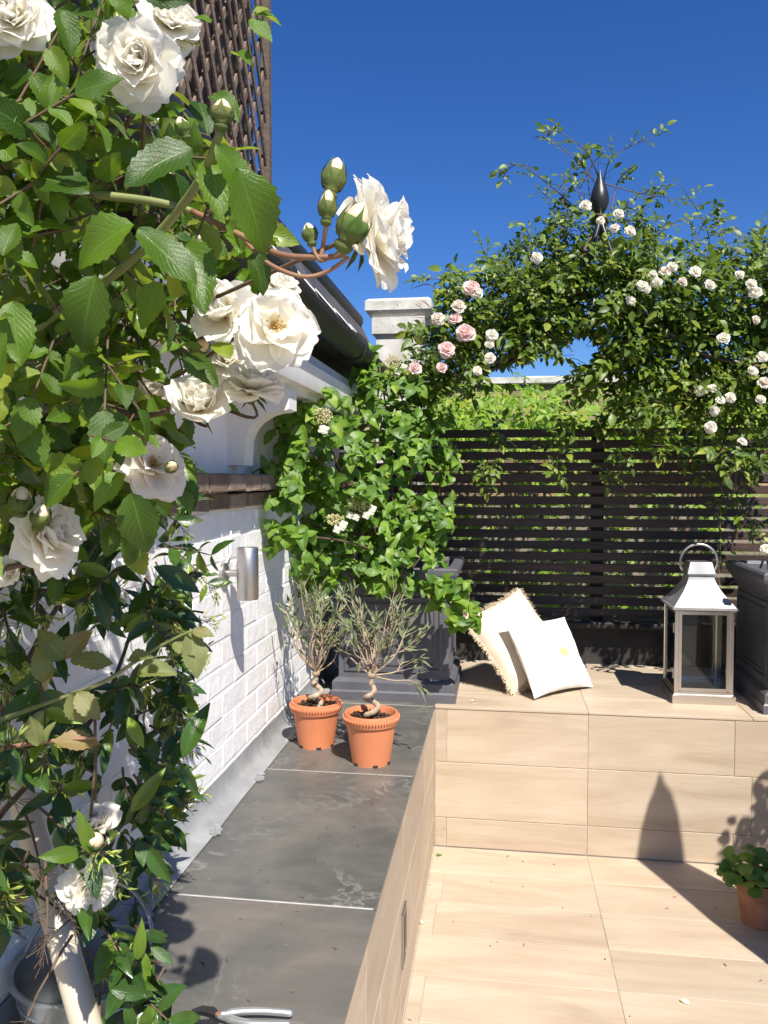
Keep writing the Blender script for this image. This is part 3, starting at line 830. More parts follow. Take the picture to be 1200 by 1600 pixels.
# ------------------------------------------------------------------ roses
def petal_geo(L, W, c0, c1, c2, cup, ruf, rg, nv=9, nu=8):
    V = []; U = []; ph = rg.uniform(0, 6); nt_ = rg.uniform(-.3, .3)
    path = [(0, 0)]; y = z = 0
    for i in range(1, nv + 1):
        v = (i - .5) / nv; th = c0 + c1 * v + c2 * v ** 3
        y += math.sin(th) * L / nv; z += math.cos(th) * L / nv; path.append((y, z))
    def P(v):
        f = max(0, min(nv - 1e-6, v * nv)); i = int(f); a = f - i
        return path[i][0] * (1 - a) + path[i+1][0] * a, path[i][1] * (1 - a) + path[i+1][1] * a
    for i in range(nv + 1):
        v = i / nv
        wv = (.22 + .78 * math.sin(min(1, v / .66) * math.pi / 2)) * (1 - .62 * max(0, (v - .66) / .34) ** 2.4)
        for k in range(nu + 1):
            u = 2 * k / nu - 1
            vv = v * (1 - .10 * u * u - .07 * (1 - abs(u)) ** 2 * (v > .9)) + .02 * v ** 3 * math.sin(3 * u + ph)
            y, z = P(vv); ww = wv * W / 2
            yy = y - cup * u * u * ww * 1.1 + ruf * L * v ** 2.5 * math.sin(3.3 * u + ph) + nt_ * ruf * L * v * u
            V.append((u * ww * (1 - .12 * cup * abs(u)), yy, z + ruf * .4 * L * v ** 3 * math.cos(5 * u + ph))); U.append((k / nu, v))
    F = [(i*(nu+1)+k, i*(nu+1)+k+1, (i+1)*(nu+1)+k+1, (i+1)*(nu+1)+k) for i in range(nv) for k in range(nu)]
    return np.array(V), F, np.array(U)
_rg = random.Random(5)
# unit petals: outer (spreading, tip rolled back), middle, inner (hooded)
OUT = [petal_geo(1, 1.02, .15, -.30, .70, .26, .055, _rg) for _ in range(5)]
MIDP = [petal_geo(1, .95, .25, -.62, .60, .42, .07, _rg) for _ in range(5)]
INN = [petal_geo(1, .90, .35, -1.05, .25, .70, .09, _rg) for _ in range(5)]
PM = {}
for nm, mt in (('w', PETW), ('c', PETC), ('p', PETP)):
    PM[nm] = [[geo_mesh('petal', g, mt) for g in G] for G in (OUT, MIDP, INN)]
def petal_set(kind, rg):
    "list of (ring type, matrix) in the flower's frame: axis +Z, unit radius"
    res = []
    if kind == 'full': spec = [(0, 6, 82, 1.0), (0, 6, 66, .97), (1, 7, 52, .88), (1, 6, 40, .78), (2, 6, 28, .66), (2, 4, 14, .50)]
    elif kind == 'open': spec = [(0, 6, 86, 1.0), (0, 6, 74, .96), (1, 5, 58, .82), (1, 4, 45, .62)]
    else: spec = [(0, 5, 46, 1.0), (1, 5, 30, .95), (2, 4, 15, .85), (2, 3, 6, .72)]
    for q, (ty, n, op, sc) in enumerate(spec):
        off = rg.uniform(0, 6)
        for k in range(n):
            az = off + 2 * math.pi * k / n + rg.gauss(0, .13)
            M = Matrix.Rotation(az, 4, 'Z') @ Matrix.Rotation(-math.radians(op + rg.gauss(0, 7)), 4, 'X') @ Matrix.Rotation(rg.gauss(0, .13), 4, 'Y')
            s = sc * rg.uniform(.88, 1.08)
            res.append((ty, Matrix.Translation((0, 0, .05 * q)) @ M @ Matrix.Diagonal((s, s * 1.0, s, 1))))
    return res
def flower_core(r, green=True):
    m = MB(); rg = random
    m.lathe([(0, -.30 * r), (.10 * r, -.26 * r), (.15 * r, -.14 * r), (.12 * r, 0), (.08 * r, .06 * r), (0, .09 * r)], 10, 0)
    for k in range(5):
        a = k * 2 * math.pi / 5; c, s = math.cos(a), math.sin(a)
        V = [(c*.1*r - s*.06*r, s*.1*r + c*.06*r, -.04*r), (c*.1*r + s*.06*r, s*.1*r - c*.06*r, -.04*r), (c*.42*r, s*.42*r, -.12*r), (c*.6*r, s*.6*r, -.30*r)]
        m.add(V, [(0, 1, 2), (1, 3, 2), (0, 2, 3)], 0)
    for k in range(46):
        a = rg.uniform(0, 6.28); t = rg.uniform(.05, .62); h = r * rg.uniform(.26, .40)
        e = Vector((math.cos(a) * t * h, math.sin(a) * t * h, h)); m.tube([(0, 0, .03 * r), e * .6, e], [.006 * r] * 3, 3, 1, False)
        m.lathe([(0, -.015 * r), (.02 * r, 0), (0, .015 * r)], 5, 1, c=e)
    return m.mesh('flower', [BUDM, STAMEN], smooth=True)
def rose(parent, c, axis, R, kind, colour, separate, rg):
    q = axis.normalized().to_track_quat('Z', 'Y').to_matrix().to_4x4()
    M0 = Matrix.Translation(c) @ q @ Matrix.Rotation(rg.uniform(0, 6), 4, 'Z')
    ps = petal_set(kind, rg)
    if separate:
        fl = part('flower', flower_core(R), parent, M=M0)
        for ty, P in ps: part('petal', rg.choice(PM[colour][ty]), fl, M=M0 @ Matrix.Scale(R, 4) @ P)
    else:
        Vs = []; mb = MB()
        for ty, P in ps:
            V, F, U = rg.choice((OUT, MIDP, INN)[ty]); A = np.array(Matrix.Scale(R, 4) @ P)
            mb.add((V @ A[:3, :3].T + A[:3, 3]).tolist(), F, 0, [tuple(u) for u in U])
        fl = part('flower', mb.mesh('flower', {'w': PETW, 'c': PETC, 'p': PETP}[colour], smooth=True), parent, M=M0)
        if kind == 'open': part('stamens', flower_core(R), fl, M=M0)
    return fl
def bud(parent, p, d, L, r, tip=True):
    m = MB()
    m.lathe([(0, -.05 * L), (r * .5, 0), (r * .62, .12 * L), (r * .45, .2 * L), (r * .9, .34 * L), (r, .5 * L), (r * .85, .68 * L)], 12, 0)
    m.lathe([(r * .90, .56 * L), (r * .70, .76 * L), (r * .42, .92 * L), (r * .15, 1.0 * L), (0, 1.02 * L)], 12, 1)
    for k in range(5):
        a = k * 1.257; V = []
        for t, ww, rr in ((.25, .5, .75), (.5, .55, 1.06), (.68, .26, .98), (.82, .10, .86), (.98, .02, .62)):
            for s in (-1, 1): V.append((math.cos(a + s * ww * .8) * r * rr, math.sin(a + s * ww * .8) * r * rr, t * L))
        m.add(V, [(2*i, 2*i+1, 2*i+3, 2*i+2) for i in range(4)], 0)
    q = d.normalized().to_track_quat('Z', 'Y').to_matrix().to_4x4()
    return part('bud', m.mesh('bud', [BUDM, BUDT], smooth=True), parent, M=Matrix.Translation(p) @ q)
def camdir(r, u, t): return RT * r + UP * u - FW * t

# ================================================================== FOREGROUND ROSE
rg = random.Random(11)
rb = thing('rose_bush', 'large white rose bush filling the left foreground against the house', 'rose bush', (-.66, .62, DZ))
def dmax(px, py):
    r = at(px, py, 1) - CAM
    w_ = .97 * WX / r.x if r.x < -.05 else 9
    if py < 330 and r.x < -.05: w_ = min(w_, .88 * -.53 / r.x)
    return w_
FL = [  # px, py, metres away, radius in photo pixels, axis (right, up, towards camera), kind, colour
 (214, 92, .66, 76, (.10, -.30, 1), 'full', 'w'), (268, 28, .74, 55, (.5, .3, .8), 'full', 'w'), (18, 22, .62, 66, (.1, .1, 1), 'full', 'w'),
 (598, 364, .64, 98, (.90, .12, .30), 'full', 'w'), (345, 484, .82, 72, (-.1, .25, 1), 'cup', 'w'), (432, 506, .78, 76, (.30, .10, 1), 'open', 'w'),
 (398, 596, .84, 60, (.25, .8, .35), 'full', 'w'), (312, 628, .84, 66, (.15, .45, .8), 'cup', 'w'), (244, 722, .78, 68, (.55, .35, .6), 'open', 'c'),
 (82, 832, .78, 78, (.88, .22, .30), 'full', 'w'), (142, 1388, .98, 52, (.45, -.05, .8), 'full', 'w'), (150, 1285, 1.02, 46, (.2, .6, .6), 'cup', 'w')]
FLJ = [(24, 150, .72, 52, (.3, -.2, 1), 'full', 'c'), (235, 618, .9, 38, (.2, .8, .5), 'cup', 'c'), (70, 575, .95, 48, (.2, .4, 1), 'full', 'c'), (100, 655, .98, 50, (.3, .5, .8), 'open', 'c'),
 (250, 262, .98, 26, (.4, .2, 1), 'cup', 'w'), (305, 545, .95, 30, (.5, .5, .6), 'cup', 'c'), (355, 560, .93, 46, (.2, .3, 1), 'full', 'w'), (440, 448, .84, 40, (.4, .75, .5), 'full', 'w'), (12, 895, .8, 30, (.2, .2, 1), 'cup', 'w')]
fc = []
for px, py, d, R, ax, kind, col in FL:
    c = at(px, py, d); a = camdir(*ax); fc.append((c - a.normalized() * R / FPX * d * .25, a, d)); rose(rb, c - a.normalized() * R / FPX * d * .35, a, R / FPX * d * .98, kind, col, True, rg)
for px, py, d, R, ax, kind, col in FLJ:
    d = min(d, dmax(px, py)); c = at(px, py, d); a = camdir(*ax); fc.append((c, a, d)); rose(rb, c - a.normalized() * R / FPX * d * .3, a, R / FPX * d, kind, col, False, rg)
BUD = [(345, 203, .62, 46, 19, (.1, 1, .1)), (292, 218, .66, 34, 13, (-.3, .9, .2)), (514, 312, .63, 66, 20, (.22, 1, 0)), (509, 352, .62, 52, 15, (.1, 1, .2)), (488, 384, .63, 36, 13, (-.2, .9, 0)),
       (533, 392, .60, 78, 26, (.45, .85, .2)), (30, 806, .74, 48, 20, (.25, 1, .3)), (58, 828, .74, 44, 16, (.35, .9, .3)), (142, 1318, .95, 34, 15, (.5, .4, .5)), (300, 548, .84, 36, 14, (.7, .2, .5)), (228, 690, .76, 34, 12, (-.3, .9, .4)), (262, 735, .72, 32, 10, (.6, .3, .9))]
for px, py, d, L, r_, ax in BUD: bud(rb, at(px, py, d), camdir(*ax), L / FPX * d, r_ / FPX * d)
ST, SG, SR = STEM_B, STEM_G, STEM_R
def cane(mb, pts, r0, r1, n=7):
    P = curve([at(*p) for p in pts]); k = len(P)
    if isinstance(mb, MB): mb.tube(P, [r0 + (r1 - r0) * i / (k - 1) for i in range(k)], n)
    else: part('cane' if mb is not STEM_R else 'flower_stalk', MB().tube(P, [r0 + (r1 - r0) * i / (k - 1) for i in range(k)], n).mesh('cane', mb, smooth=True), rb)
    return P
base = Vector((-.68, .62, DZ))
def rootcane(mb, pts, r0, r1):
    P = curve([base + rvec(.02) * Vector((1, 1, 0)).length, base + Vector((.02, .03, .35))] + [at(*p) for p in pts]); k = len(P)
    part('cane', MB().tube(P, [r0 + (r1 - r0) * i / (k - 1) for i in range(k)], 8).mesh('cane', mb, smooth=True), rb)
rootcane(SG, [(-60, 620, .82), (60, 510, .80), (200, 412, .74), (300, 300, .68), (345, 205, .62)], .0075, .003)
rootcane(SG, [(-80, 500, .78), (-10, 268, .72), (90, 296, .70), (235, 314, .70), (300, 330, .70)], .007, .003)
rootcane(ST, [(-60, 700, .84), (90, 620, .86), (230, 650, .84), (330, 600, .84)], .007, .0025)
rootcane(ST, [(-90, 300, .72), (20, 180, .74), (150, 130, .74), (268, 40, .78)], .007, .0025)
rootcane(ST, [(-60, 1000, .85), (-10, 900, .80), (60, 880, .78)], .006, .0025)
cane(SR, [(300, 330, .70), (385, 372, .66), (440, 398, .64), (505, 402, .63), (540, 398, .63)], .0028, .0022)
cane(SR, [(385, 378, .66), (420, 412, .64), (470, 432, .63), (510, 425, .63), (545, 402, .62)], .0020, .0016)
for px, py, d, L, r_, ax in BUD[2:6]: cane(SR, [(px, py, d), (px * .6 + 500 * .4, py * .5 + 410 * .5, .63), (500, 408, .63)], .0016, .0018)
cane(SG, [(0, 1125, .9), (90, 1092, .9), (165, 1064, .9), (240, 1015, .9), (300, 985, .88)], .0030, .0016)
cane(SR, [(-30, 1175, .9), (60, 1160, .9), (150, 1152, .9)], .003, .002)
for c, a, d in fc:                                  # flower stalks back into the bush
    e = c - a.normalized() * .03; k = at(rnd(40, 260), rnd(350, 650), min(.95, dmax(150, 500)))
    b_ = e + (k - e).normalized() * min(.16, (k - e).length)
    part('flower_stalk', MB().tube(curve([c - a.normalized() * .01, e, b_]), [.0016] * 6 + [.002] * 7, 5).mesh('flower_stalk', STEM_B, smooth=True), rb)
RG = [leaf_geo('rose', 1, .58, 15, 4, f, cu, .07, tw, p, .03) for f, cu, tw, p in ((.25, .16, .1, 0), (.40, .30, -.2, 1), (.15, .10, .2, 2), (.5, .22, 0, 3), (.3, .42, .25, 4), (.2, .05, -.1, 5))]
RM = [geo_mesh('leaf', g, ROSEL) for g in RG]; YM = [geo_mesh('leaf', g, YOUNGL) for g in RG]
heroes = [  # base px, tip px, metres away
 ((338, 225), (398, 318), .60), ((372, 262), (428, 412), .61), ((300, 232), (182, 280), .62), ((210, 352), (78, 402), .60), ((215, 358), (318, 452), .61), ((140, 300), (30, 262), .63),
 ((395, 395), (418, 465), .64), ((352, 345), (392, 395), .66), ((330, 255), (345, 330), .66), ((95, 15), (118, 88), .60), ((330, 35), (300, 20), .64), ((150, 430), (112, 560), .66), ((160, 545), (80, 600), .70),
 ((205, 770), (235, 885), .68), ((195, 740), (128, 790), .70), ((110, 700), (60, 660), .74), ((35, 650), (75, 735), .70), ((20, 470), (30, 580), .62), ((150, 160), (72, 205), .66), ((165, 150), (150, 230), .70),
 ((330, 150), (378, 178), .70), ((310, 160), (330, 205), .7), ((365, 85), (395, 90), .74), ((395, 22), (448, 30), .72), ((390, 30), (430, 62), .72), ((400, 20), (425, 2), .72), ((290, 560), (345, 600), .78), ((360, 560), (330, 520), .8), ((10, 520), (-20, 610), .6), ((5, 400), (25, 330), .6), ((250, 440), (215, 520), .68), ((60, 420), (10, 380), .62), ((280, 380), (330, 480), .66)]
LM = []
for (bx, by), (tx, ty), d in heroes:
    b_, t_ = at(bx, by, d), at(tx, ty, d + rnd(-.03, .03))
    LM.append(frame(b_, t_ - b_, camdir(rnd(-.3, .5), rnd(.1, .8), 1) + TOSUN * .5, (t_ - b_).length * .92))
for M in LM: part('leaf', random.choice(RM), rb, M=M)
young = []
for bx, by, tx, ty in ((100, 1030, 62, 990), (102, 1030, 135, 985), (110, 1032, 170, 1035), (85, 1040, 65, 1075), (110, 1085, 130, 1130), (120, 1082, 150, 1120), (215, 1050, 265, 1045), (200, 1030, 230, 1022), (290, 1000, 320, 1020), (296, 988, 312, 1050), (270, 1005, 300, 1018), (85, 1160, 150, 1155), (60, 1165, 50, 1125), (70, 1065, 60, 1020), (300, 985, 330, 990), (70, 1160, 75, 1128)):
    b_, t_ = at(bx, by, .89), at(tx, ty, .89 + rnd(-.02, .02)); M = frame(b_, t_ - b_, camdir(rnd(-.4, .4), .8, .7), (t_ - b_).length * 1.15); part('leaf', random.choice(YM), rb, M=M)
LS = []
def xmax(y):
    pts = [(0, 225), (120, 215), (190, 300), (240, 390), (330, 400), (420, 345), (480, 290), (560, 330), (700, 270), (760, 240), (830, 130)]
    return float(np.interp(y, [p[0] for p in pts], [p[1] for p in pts]))
# keep leaflets off the blossoms
def clear(M):
    q = M.translation - CAM; dd = q.dot(FW); x, y = 600 + FPX * q.dot(RT) / dd, 800 - FPX * q.dot(UP) / dd
    for f in FL:
        if dd < f[2] + .03 and (x - f[0]) ** 2 + (y - f[1]) ** 2 < (f[3] * 1.02) ** 2: return False
    return True
TW_ = MB(); tries = 0
while len(LS) < 2200 and tries < 8000:
    tries += 1
    y = rnd(-60, 830) if rnd(0, 1) < .7 else rnd(480, 800); x = rnd(-70, xmax(y))
    dm = min(1.12, dmax(x, y)); d = rnd(.62, dm) if rnd(0, 1) < .5 else rnd(max(.66, dm - .2), dm)
    if any((x - f[0]) ** 2 + (y - f[1]) ** 2 < (f[3] * .95) ** 2 and d < f[2] + .04 for f in FL): continue
    p = at(x, y, d)
    dv = camdir(rnd(-1, 1), rnd(-.9, .4), rnd(-.2, .5)); nh = TOSUN * .8 + camdir(0, .1, .3) + rvec(.75)
    sp_m = sprig(p, dv, nh, rnd(.026, .050), random.choice((1, 2, 2)), .85)
    if max(600 + FPX * (M.translation - CAM).dot(RT) / (M.translation - CAM).dot(FW) for M in sp_m) > min(xmax(y) + 50, 425): continue
    if all(clear(M) for M in sp_m) and min(M.translation.x for M in sp_m) > WX + .02:
        LS += sp_m; TW_.tube([p, sp_m[-1].translation], .0011, 4, cap=False)
split_leaves(rb, RM, RG, LS, ROSEL, 250)
part('leaf_stalks', TW_.mesh('leaf_stalks', STEM_B, smooth=True), rb, kind='stuff')

# ================================================================== JASMINE
ja = thing('jasmine', 'dark glossy evergreen jasmine below the rose on the white wall', 'climber', (-.74, 1.15, DZ))
JG = [leaf_geo('ell', 1, w_, 7, 4, f, cu, 0, tw, p, .01) for w_, f, cu, tw, p in ((.38, .28, .22, .1, 0), (.33, .4, .4, -.2, 1), (.42, .2, .12, .1, 2), (.30, .5, .3, 0, 3))]
JM = [geo_mesh('leaf', g, JASL) for g in JG]
JS = MB(); JL = []; BUDS = []
BG = [leaf_geo('lance', 1, .22, 3, 2, .6, .1)]
def jx(y):
    pts = [(740, 250), (800, 300), (870, 305), (930, 280), (1010, 300), (1120, 310), (1200, 300), (1260, 275), (1330, 240), (1370, 215), (1440, 170), (1480, 245), (1600, 255), (1700, 240)]
    return float(np.interp(y, [p[0] for p in pts], [p[1] for p in pts]))
n = 0
while n < 135:
    y = rnd(740, 1680); x = rnd(-60, jx(y)) if rnd(0, 1) < .7 else jx(y) - abs(random.gauss(0, 45))
    if 150 < x and 1370 < y < 1455: continue
    if y > 1440 and (x < 60 or rnd(0, 1) < .45): continue
    n += 1
    dm = dmax(x, y) * .97; d = rnd(max(.92, dm * .68), dm) if y < 1440 else rnd(1.05, 1.3)
    p = at(x, y, d); dv = camdir(rnd(-.3, 1), rnd(-.8, .5), rnd(-.1, .6)).normalized(); q = p - dv * .05
    L_ = rnd(.06, .11); pts = [q]
    for k in range(4):
        dv = (dv + Vector((0, 0, -.10)) + rvec(.08)).normalized(); q = q + dv * L_ / 4; pts.append(q.copy())
        sd = dv.cross(rvec(1)).normalized()
        for s in (-1, 1):
            t = (dv * .45 + sd * s * .9 + Vector((0, 0, -.25)) + rvec(.15)).normalized()
            JL.append(frame(q.copy(), t, TOSUN * .8 + camdir(.1, .2, .4) + rvec(.4), rnd(.040, .062)))
    JS.tube(pts, [.0022, .002, .0018, .0015, .0012], 5, cap=False)
    if rnd(0, 1) < .75:
        for k in range(12):
            a = q + dv * rnd(0, .03); t = (dv + rvec(.6)).normalized(); e = a + t * rnd(.012, .026)
            JS.tube([a, e], .0006, 3, cap=False)
            for _ in range(2): BUDS.append(frame(e, t + rvec(.4), rvec(1), rnd(.010, .018)))
JL = [M for M in JL if M.translation.x > WX + .012 and M.translation.z > DZ + .02]
_p0, _p1 = Vector((28, 1225)), Vector((140, 1620))
def offpipe(M):
    q = M.translation - CAM; dd = q.dot(FW); v = Vector((600 + FPX * q.dot(RT) / dd, 800 - FPX * q.dot(UP) / dd))
    if v.y < 1235 or dd > 1.3: return True
    f = (v.y - _p0.y) / (_p1.y - _p0.y); x = _p0.x + f * (_p1.x - _p0.x)
    if -48 < v.x - x < 48: return False
    if v.x < x + 30 and v.y > 1440: return False
    return True
JL = [M for M in JL if offpipe(M)]
hj = [((285, 1185), (318, 1105)), ((278, 1195), (308, 1238)), ((215, 1310), (225, 1350)), ((225, 1315), (262, 1382)), ((240, 885), (312, 918)), ((200, 960), (238, 920)), ((205, 1270), (250, 1210)), ((235, 1300), (272, 1282)), ((170, 1545), (232, 1560)), ((215, 1500), (222, 1452)), ((235, 1480), (268, 1502)), ((200, 1120), (222, 1165))]
for (bx, by), (tx, ty) in hj:
    d = min(1.12, dmax(bx, by) * .9); b_, t_ = at(bx, by, d), at(tx, ty, d + rnd(-.02, .02))
    part('leaf', random.choice(JM), ja, M=frame(b_, t_ - b_, camdir(rnd(-.3, .5), rnd(.2, .8), .8), (t_ - b_).length * 1.1))
split_leaves(ja, JM, JG, JL, JASL, 280)
joined('flower_buds', BG, [M for M in BUDS if offpipe(M)], JBUD, ja, kind='stuff')
for pts in (((-160, 1500, .95), (-60, 1250, 1.0), (60, 1000, 1.15), (150, 850, 1.3)), ((-160, 1600, 1.0), (-20, 1300, 1.15), (160, 1100, 1.4), (230, 900, 1.6))):
    cane(JS, pts, .006, .003)
part('stem', JS.mesh('stem', STEM_B, smooth=True), ja)

# ================================================================== CLIMBING HYDRANGEA
hy = thing('climbing_hydrangea', 'leafy climbing hydrangea with heart shaped leaves spilling over the planter', 'climber', (PLx, PLy, DZ + .44))
HG = [leaf_geo('heart', 1, w_, 7, 4, f, cu, .03, tw, p, .02) for w_, f, cu, tw, p in ((.90, .2, .22, .1, 0), (.84, .35, .35, -.15, 1), (.94, .12, .3, .1, 2), (.80, .45, .25, 0, 3), (.88, .25, .5, .1, 4))]
HM = [geo_mesh('leaf', g, HYDL) for g in HG]
HB = [(470, 690, 62, 55, 2.80, 52), (436, 755, 32, 50, 2.68, 26), (520, 735, 75, 55, 3.0, 62), (590, 700, 70, 60, 3.25, 55), (560, 800, 85, 60, 3.26, 78), (625, 830, 68, 55, 3.28, 70), (668, 815, 38, 40, 3.24, 30), (500, 850, 60, 52, 3.14, 45), (545, 900, 85, 34, 3.24, 50),
      (640, 892, 65, 32, 3.26, 40), (600, 630, 75, 50, 3.35, 55), (655, 625, 55, 50, 3.45, 45), (490, 640, 50, 35, 2.85, 26), (450, 835, 36, 28, 2.72, 14), (722, 962, 22, 20, 3.12, 11), (700, 925, 30, 26, 3.14, 14), (592, 568, 34, 32, 3.5, 20), (650, 700, 55, 60, 3.45, 45), (690, 745, 28, 45, 3.5, 16), (560, 650, 40, 40, 3.3, 22)]
HL = []; HS = MB()
root = Vector((PLx, PLy, DZ + .44))
for px, py, rx, ry, d, cnt in HB:
    c = at(px, py, d); a, b = rx / FPX * d, ry / FPX * d
    HS.tube(curve([root + rvec(.03) * 1.0, (root + c) / 2 + rvec(.06), c]), .004, 5)
    for _ in range(int(cnt * .80)):
        v = Vector((rnd(-1, 1), rnd(-1, 1), rnd(-.6, 1)))
        if v.length > 1: v.normalize()
        p = c + RT * v.x * a + UP * v.y * b - FW * v.z * min(a, .17)
        if p.x < WX + .03: p.x = WX + .03 + rnd(0, .04)
        ax = camdir(v.x * .7 + rnd(-.3, .3), .35 + rnd(-.3, .3), .7).normalized(); e1 = ax.orthogonal().normalized(); e2 = ax.cross(e1); ph = rnd(0, 6)
        s0 = rnd(.036, .064)
        for k in range(random.choice((3, 4, 5))):
            an = ph + k * 2.4; ring = 1 if k < 2 else .62
            t = (e1 * math.cos(an) + e2 * math.sin(an)) * ring + ax * (.25 + .3 * (1 - ring)) + Vector((0, 0, -.32))
            HL.append(frame(p + rvec(.006), t, TOSUN * .75 + ax * .6 + rvec(.42), s0 * (1 if k < 2 else .72) * rnd(.85, 1.1)))
HL = [M for M in HL if M.translation.x > WX + .02 and not (M.translation.z < DZ + .56 and abs(M.translation.x - PLx) < .26 and M.translation.y > PLy - .26)]
split_leaves(hy, HM, HG, HL, HYDL, 285)
part('stem', HS.mesh('stem', STEM_B, smooth=True), hy)
FLO = [leaf_geo('round', 1, .9, 3, 2, .1, .1)]
def corymb(px, py, d, R, nst):
    c = at(px, py, d); m = MB(); mats = []
    for k in range(110):
        a = rnd(0, 6.28); rr = R * math.sqrt(rnd(0, 1)) * .8
        e = c + RT * rr * math.cos(a) + UP * (rr * math.sin(a) * .75 + .008) - FW * (.02 + rnd(-.006, .01))
        m.tube([c + (e - c) * .2 + FW * .02, e], .0006, 3, cap=False); m.lathe([(0, -.003), (.0028, 0), (0, .003)], 5, c=e)
    o = part('flower_head', m.mesh('flower_head', HYF, smooth=True), hy)
    for k in range(nst):
        a = rnd(3.3, 6.1); e = c + RT * R * math.cos(a) * 1.1 + UP * R * math.sin(a) * .85 - FW * .03; mb = MB()
        for q in range(4):
            M = frame(e, RT * math.cos(q * 1.57 + .4) + UP * math.sin(q * 1.57 + .4), camdir(0, .3, 1), .017)
            A = np.array(M); g = FLO[0]; mb.add((g[0] @ A[:3, :3].T + A[:3, 3]).tolist(), g[1], 0, [tuple(u) for u in g[2]])
        part('floret', mb.mesh('floret', PETW, smooth=True), o)
corymb(560, 790, 2.98, .05, 6); corymb(504, 655, 2.72, .045, 2); corymb(522, 815, 2.92, .035, 3); corymb(612, 568, 3.3, .05, 2)

# ================================================================== ROSE OVER THE ARCH
cr = thing('climbing_rose', 'climbing rose with small white and pink blooms smothering the iron arch', 'climbing rose', (AX1, AYc, DZ + .44))
AG = [leaf_geo('rose', 1, .55, 4, 2, f, cu, 0, .1) for f, cu in ((.3, .2), (.45, .35), (.2, .1))]
AB = [(930, 395, 66, 62, 55), (905, 455, 72, 55, 70), (960, 470, 85, 60, 80), (865, 500, 55, 42, 42), (1040, 470, 70, 55, 55), (1120, 480, 70, 62, 60), (1190, 445, 45, 65, 36), (1185, 540, 70, 65, 60), (1100, 555, 80, 62, 75), (1015, 545, 75, 50, 62), (985, 605, 75, 36, 46), (1080, 630, 90, 45, 62), (1175, 635, 60, 65, 46), (1130, 690, 70, 30, 14),
      (1230, 480, 60, 110, 60), (1240, 620, 60, 90, 50), (705, 520, 50, 46, 40), (760, 480, 55, 46, 46), (815, 480, 50, 48, 42), (785, 545, 60, 26, 36), (668, 560, 46, 40, 30), (650, 605, 50, 30, 20), (715, 585, 40, 18, 12), (840, 430, 40, 30, 18), (950, 560, 34, 50, 22), (910, 690, 26, 44, 9), (1170, 740, 50, 60, 14), (840, 560, 30, 24, 10), (1000, 420, 50, 40, 26), (860, 560, 16, 16, 5), (1000, 695, 60, 26, 14), (880, 690, 22, 28, 5), (735, 690, 30, 34, 9), (745, 625, 40, 20, 8), (960, 650, 50, 24, 12)]
gaps = [(908, 546, 30, 22), (850, 576, 48, 14), (790, 585, 30, 10), (925, 640, 30, 14), (800, 632, 50, 14)]
AL = []; AS = MB()
for px, py, rx, ry, cnt in AB:
    for _ in range(int(cnt * (.92 if py < 600 else .6))):
        v = Vector((rnd(-1, 1), rnd(-1, 1), rnd(-1, 1)))
        if v.length > 1: v = v.normalized() * rnd(.8, 1.08)
        d = 3.52 + (.09 * (px - 780) / 420 * -1)
        x, y = px + rx * v.x, py + ry * v.y
        if any(((x - g[0]) / g[2]) ** 2 + ((y - g[1]) / g[3]) ** 2 < 1.5 for g in gaps): continue
        p = at(x, y, d - v.z * .26); big = rnd(.75, 1.25)
        g0 = camdir(v.x * .8 + rnd(-.6, .6), .3 - v.y * .5 + rnd(-.5, .5), .4 + rnd(-.5, .4)).normalized(); q = p.copy(); tw = [q.copy()]
        for k in range(random.choice((4, 5, 6, 7))):
            g0 = (g0 + rvec(.16) + Vector((0, 0, -.06))).normalized(); q = q + g0 * .017; tw.append(q.copy())
            t = g0 * .5 + g0.cross(rvec(1)).normalized() + Vector((0, 0, -.2))
            AL += sprig(q.copy(), t, TOSUN + rvec(.35), rnd(.032, .050) * big, random.choice((1, 2, 2)), .9, None)
        AS.tube(tw, .0014, 4, cap=False)
shoots = [[(940, 300), (905, 255), (850, 208)], [(938, 285), (915, 235), (872, 205)], [(942, 290), (958, 245), (1022, 213)], [(910, 335), (862, 292), (812, 258), (788, 272)], [(945, 287), (1000, 302), (1066, 312)], [(1110, 440), (1105, 360), (1062, 288)], [(985, 345), (1018, 310), (1040, 282)], [(812, 440), (802, 420), (795, 385)], [(700, 470), (672, 445), (640, 452)], [(830, 420), (826, 395), (838, 375)], [(1150, 430), (1130, 370), (1120, 345)], [(1195, 420), (1190, 380), (1180, 360)], [(920, 330), (905, 300), (925, 262)], [(735, 450), (760, 435), (780, 405)], [(1185, 690), (1165, 780), (1190, 840)], [(1160, 700), (1150, 770), (1185, 830)], [(880, 360), (868, 320), (845, 300)], [(895, 350), (880, 300), (890, 265)], [(975, 360), (985, 320), (1010, 300)], [(1000, 390), (1050, 350), (1085, 340)], [(1080, 420), (1085, 380), (1110, 330)], [(770, 450), (765, 410), (752, 385)], [(1140, 430), (1160, 390), (1150, 350)], [(860, 400), (835, 380), (815, 345)], [(720, 470), (700, 440), (660, 435)], [(955, 330), (965, 285), (985, 262)], [(925, 330), (920, 270), (945, 235)]]
for s in shoots:
    P = curve([at(x, y, 3.45 + rnd(-.08, .08)) for x, y in s], 7); k = len(P)
    AS.tube(P, [.0032 - .0022 * i / (k - 1) for i in range(k)], 5)
    for i in range(2, k, 1):
        if rnd(0, 1) < .3: continue
        t = (P[min(i + 1, k - 1)] - P[i - 1]).normalized() * .5 + camdir(rnd(-1, 1), rnd(-.6, .5), rnd(0, .6))
        AL += sprig(P[i], t, TOSUN + rvec(.4), rnd(.026, .046), random.choice((1, 2)), .85, AS, rs=.0009)
for c_ in ribs:                                     # old stems twisting round the iron
    P = [p + Vector((.03 * math.sin(i * .8), .03 * math.cos(i * .8), 0)) for i, p in enumerate(c_)]
    AS.tube(P, .006, 6)
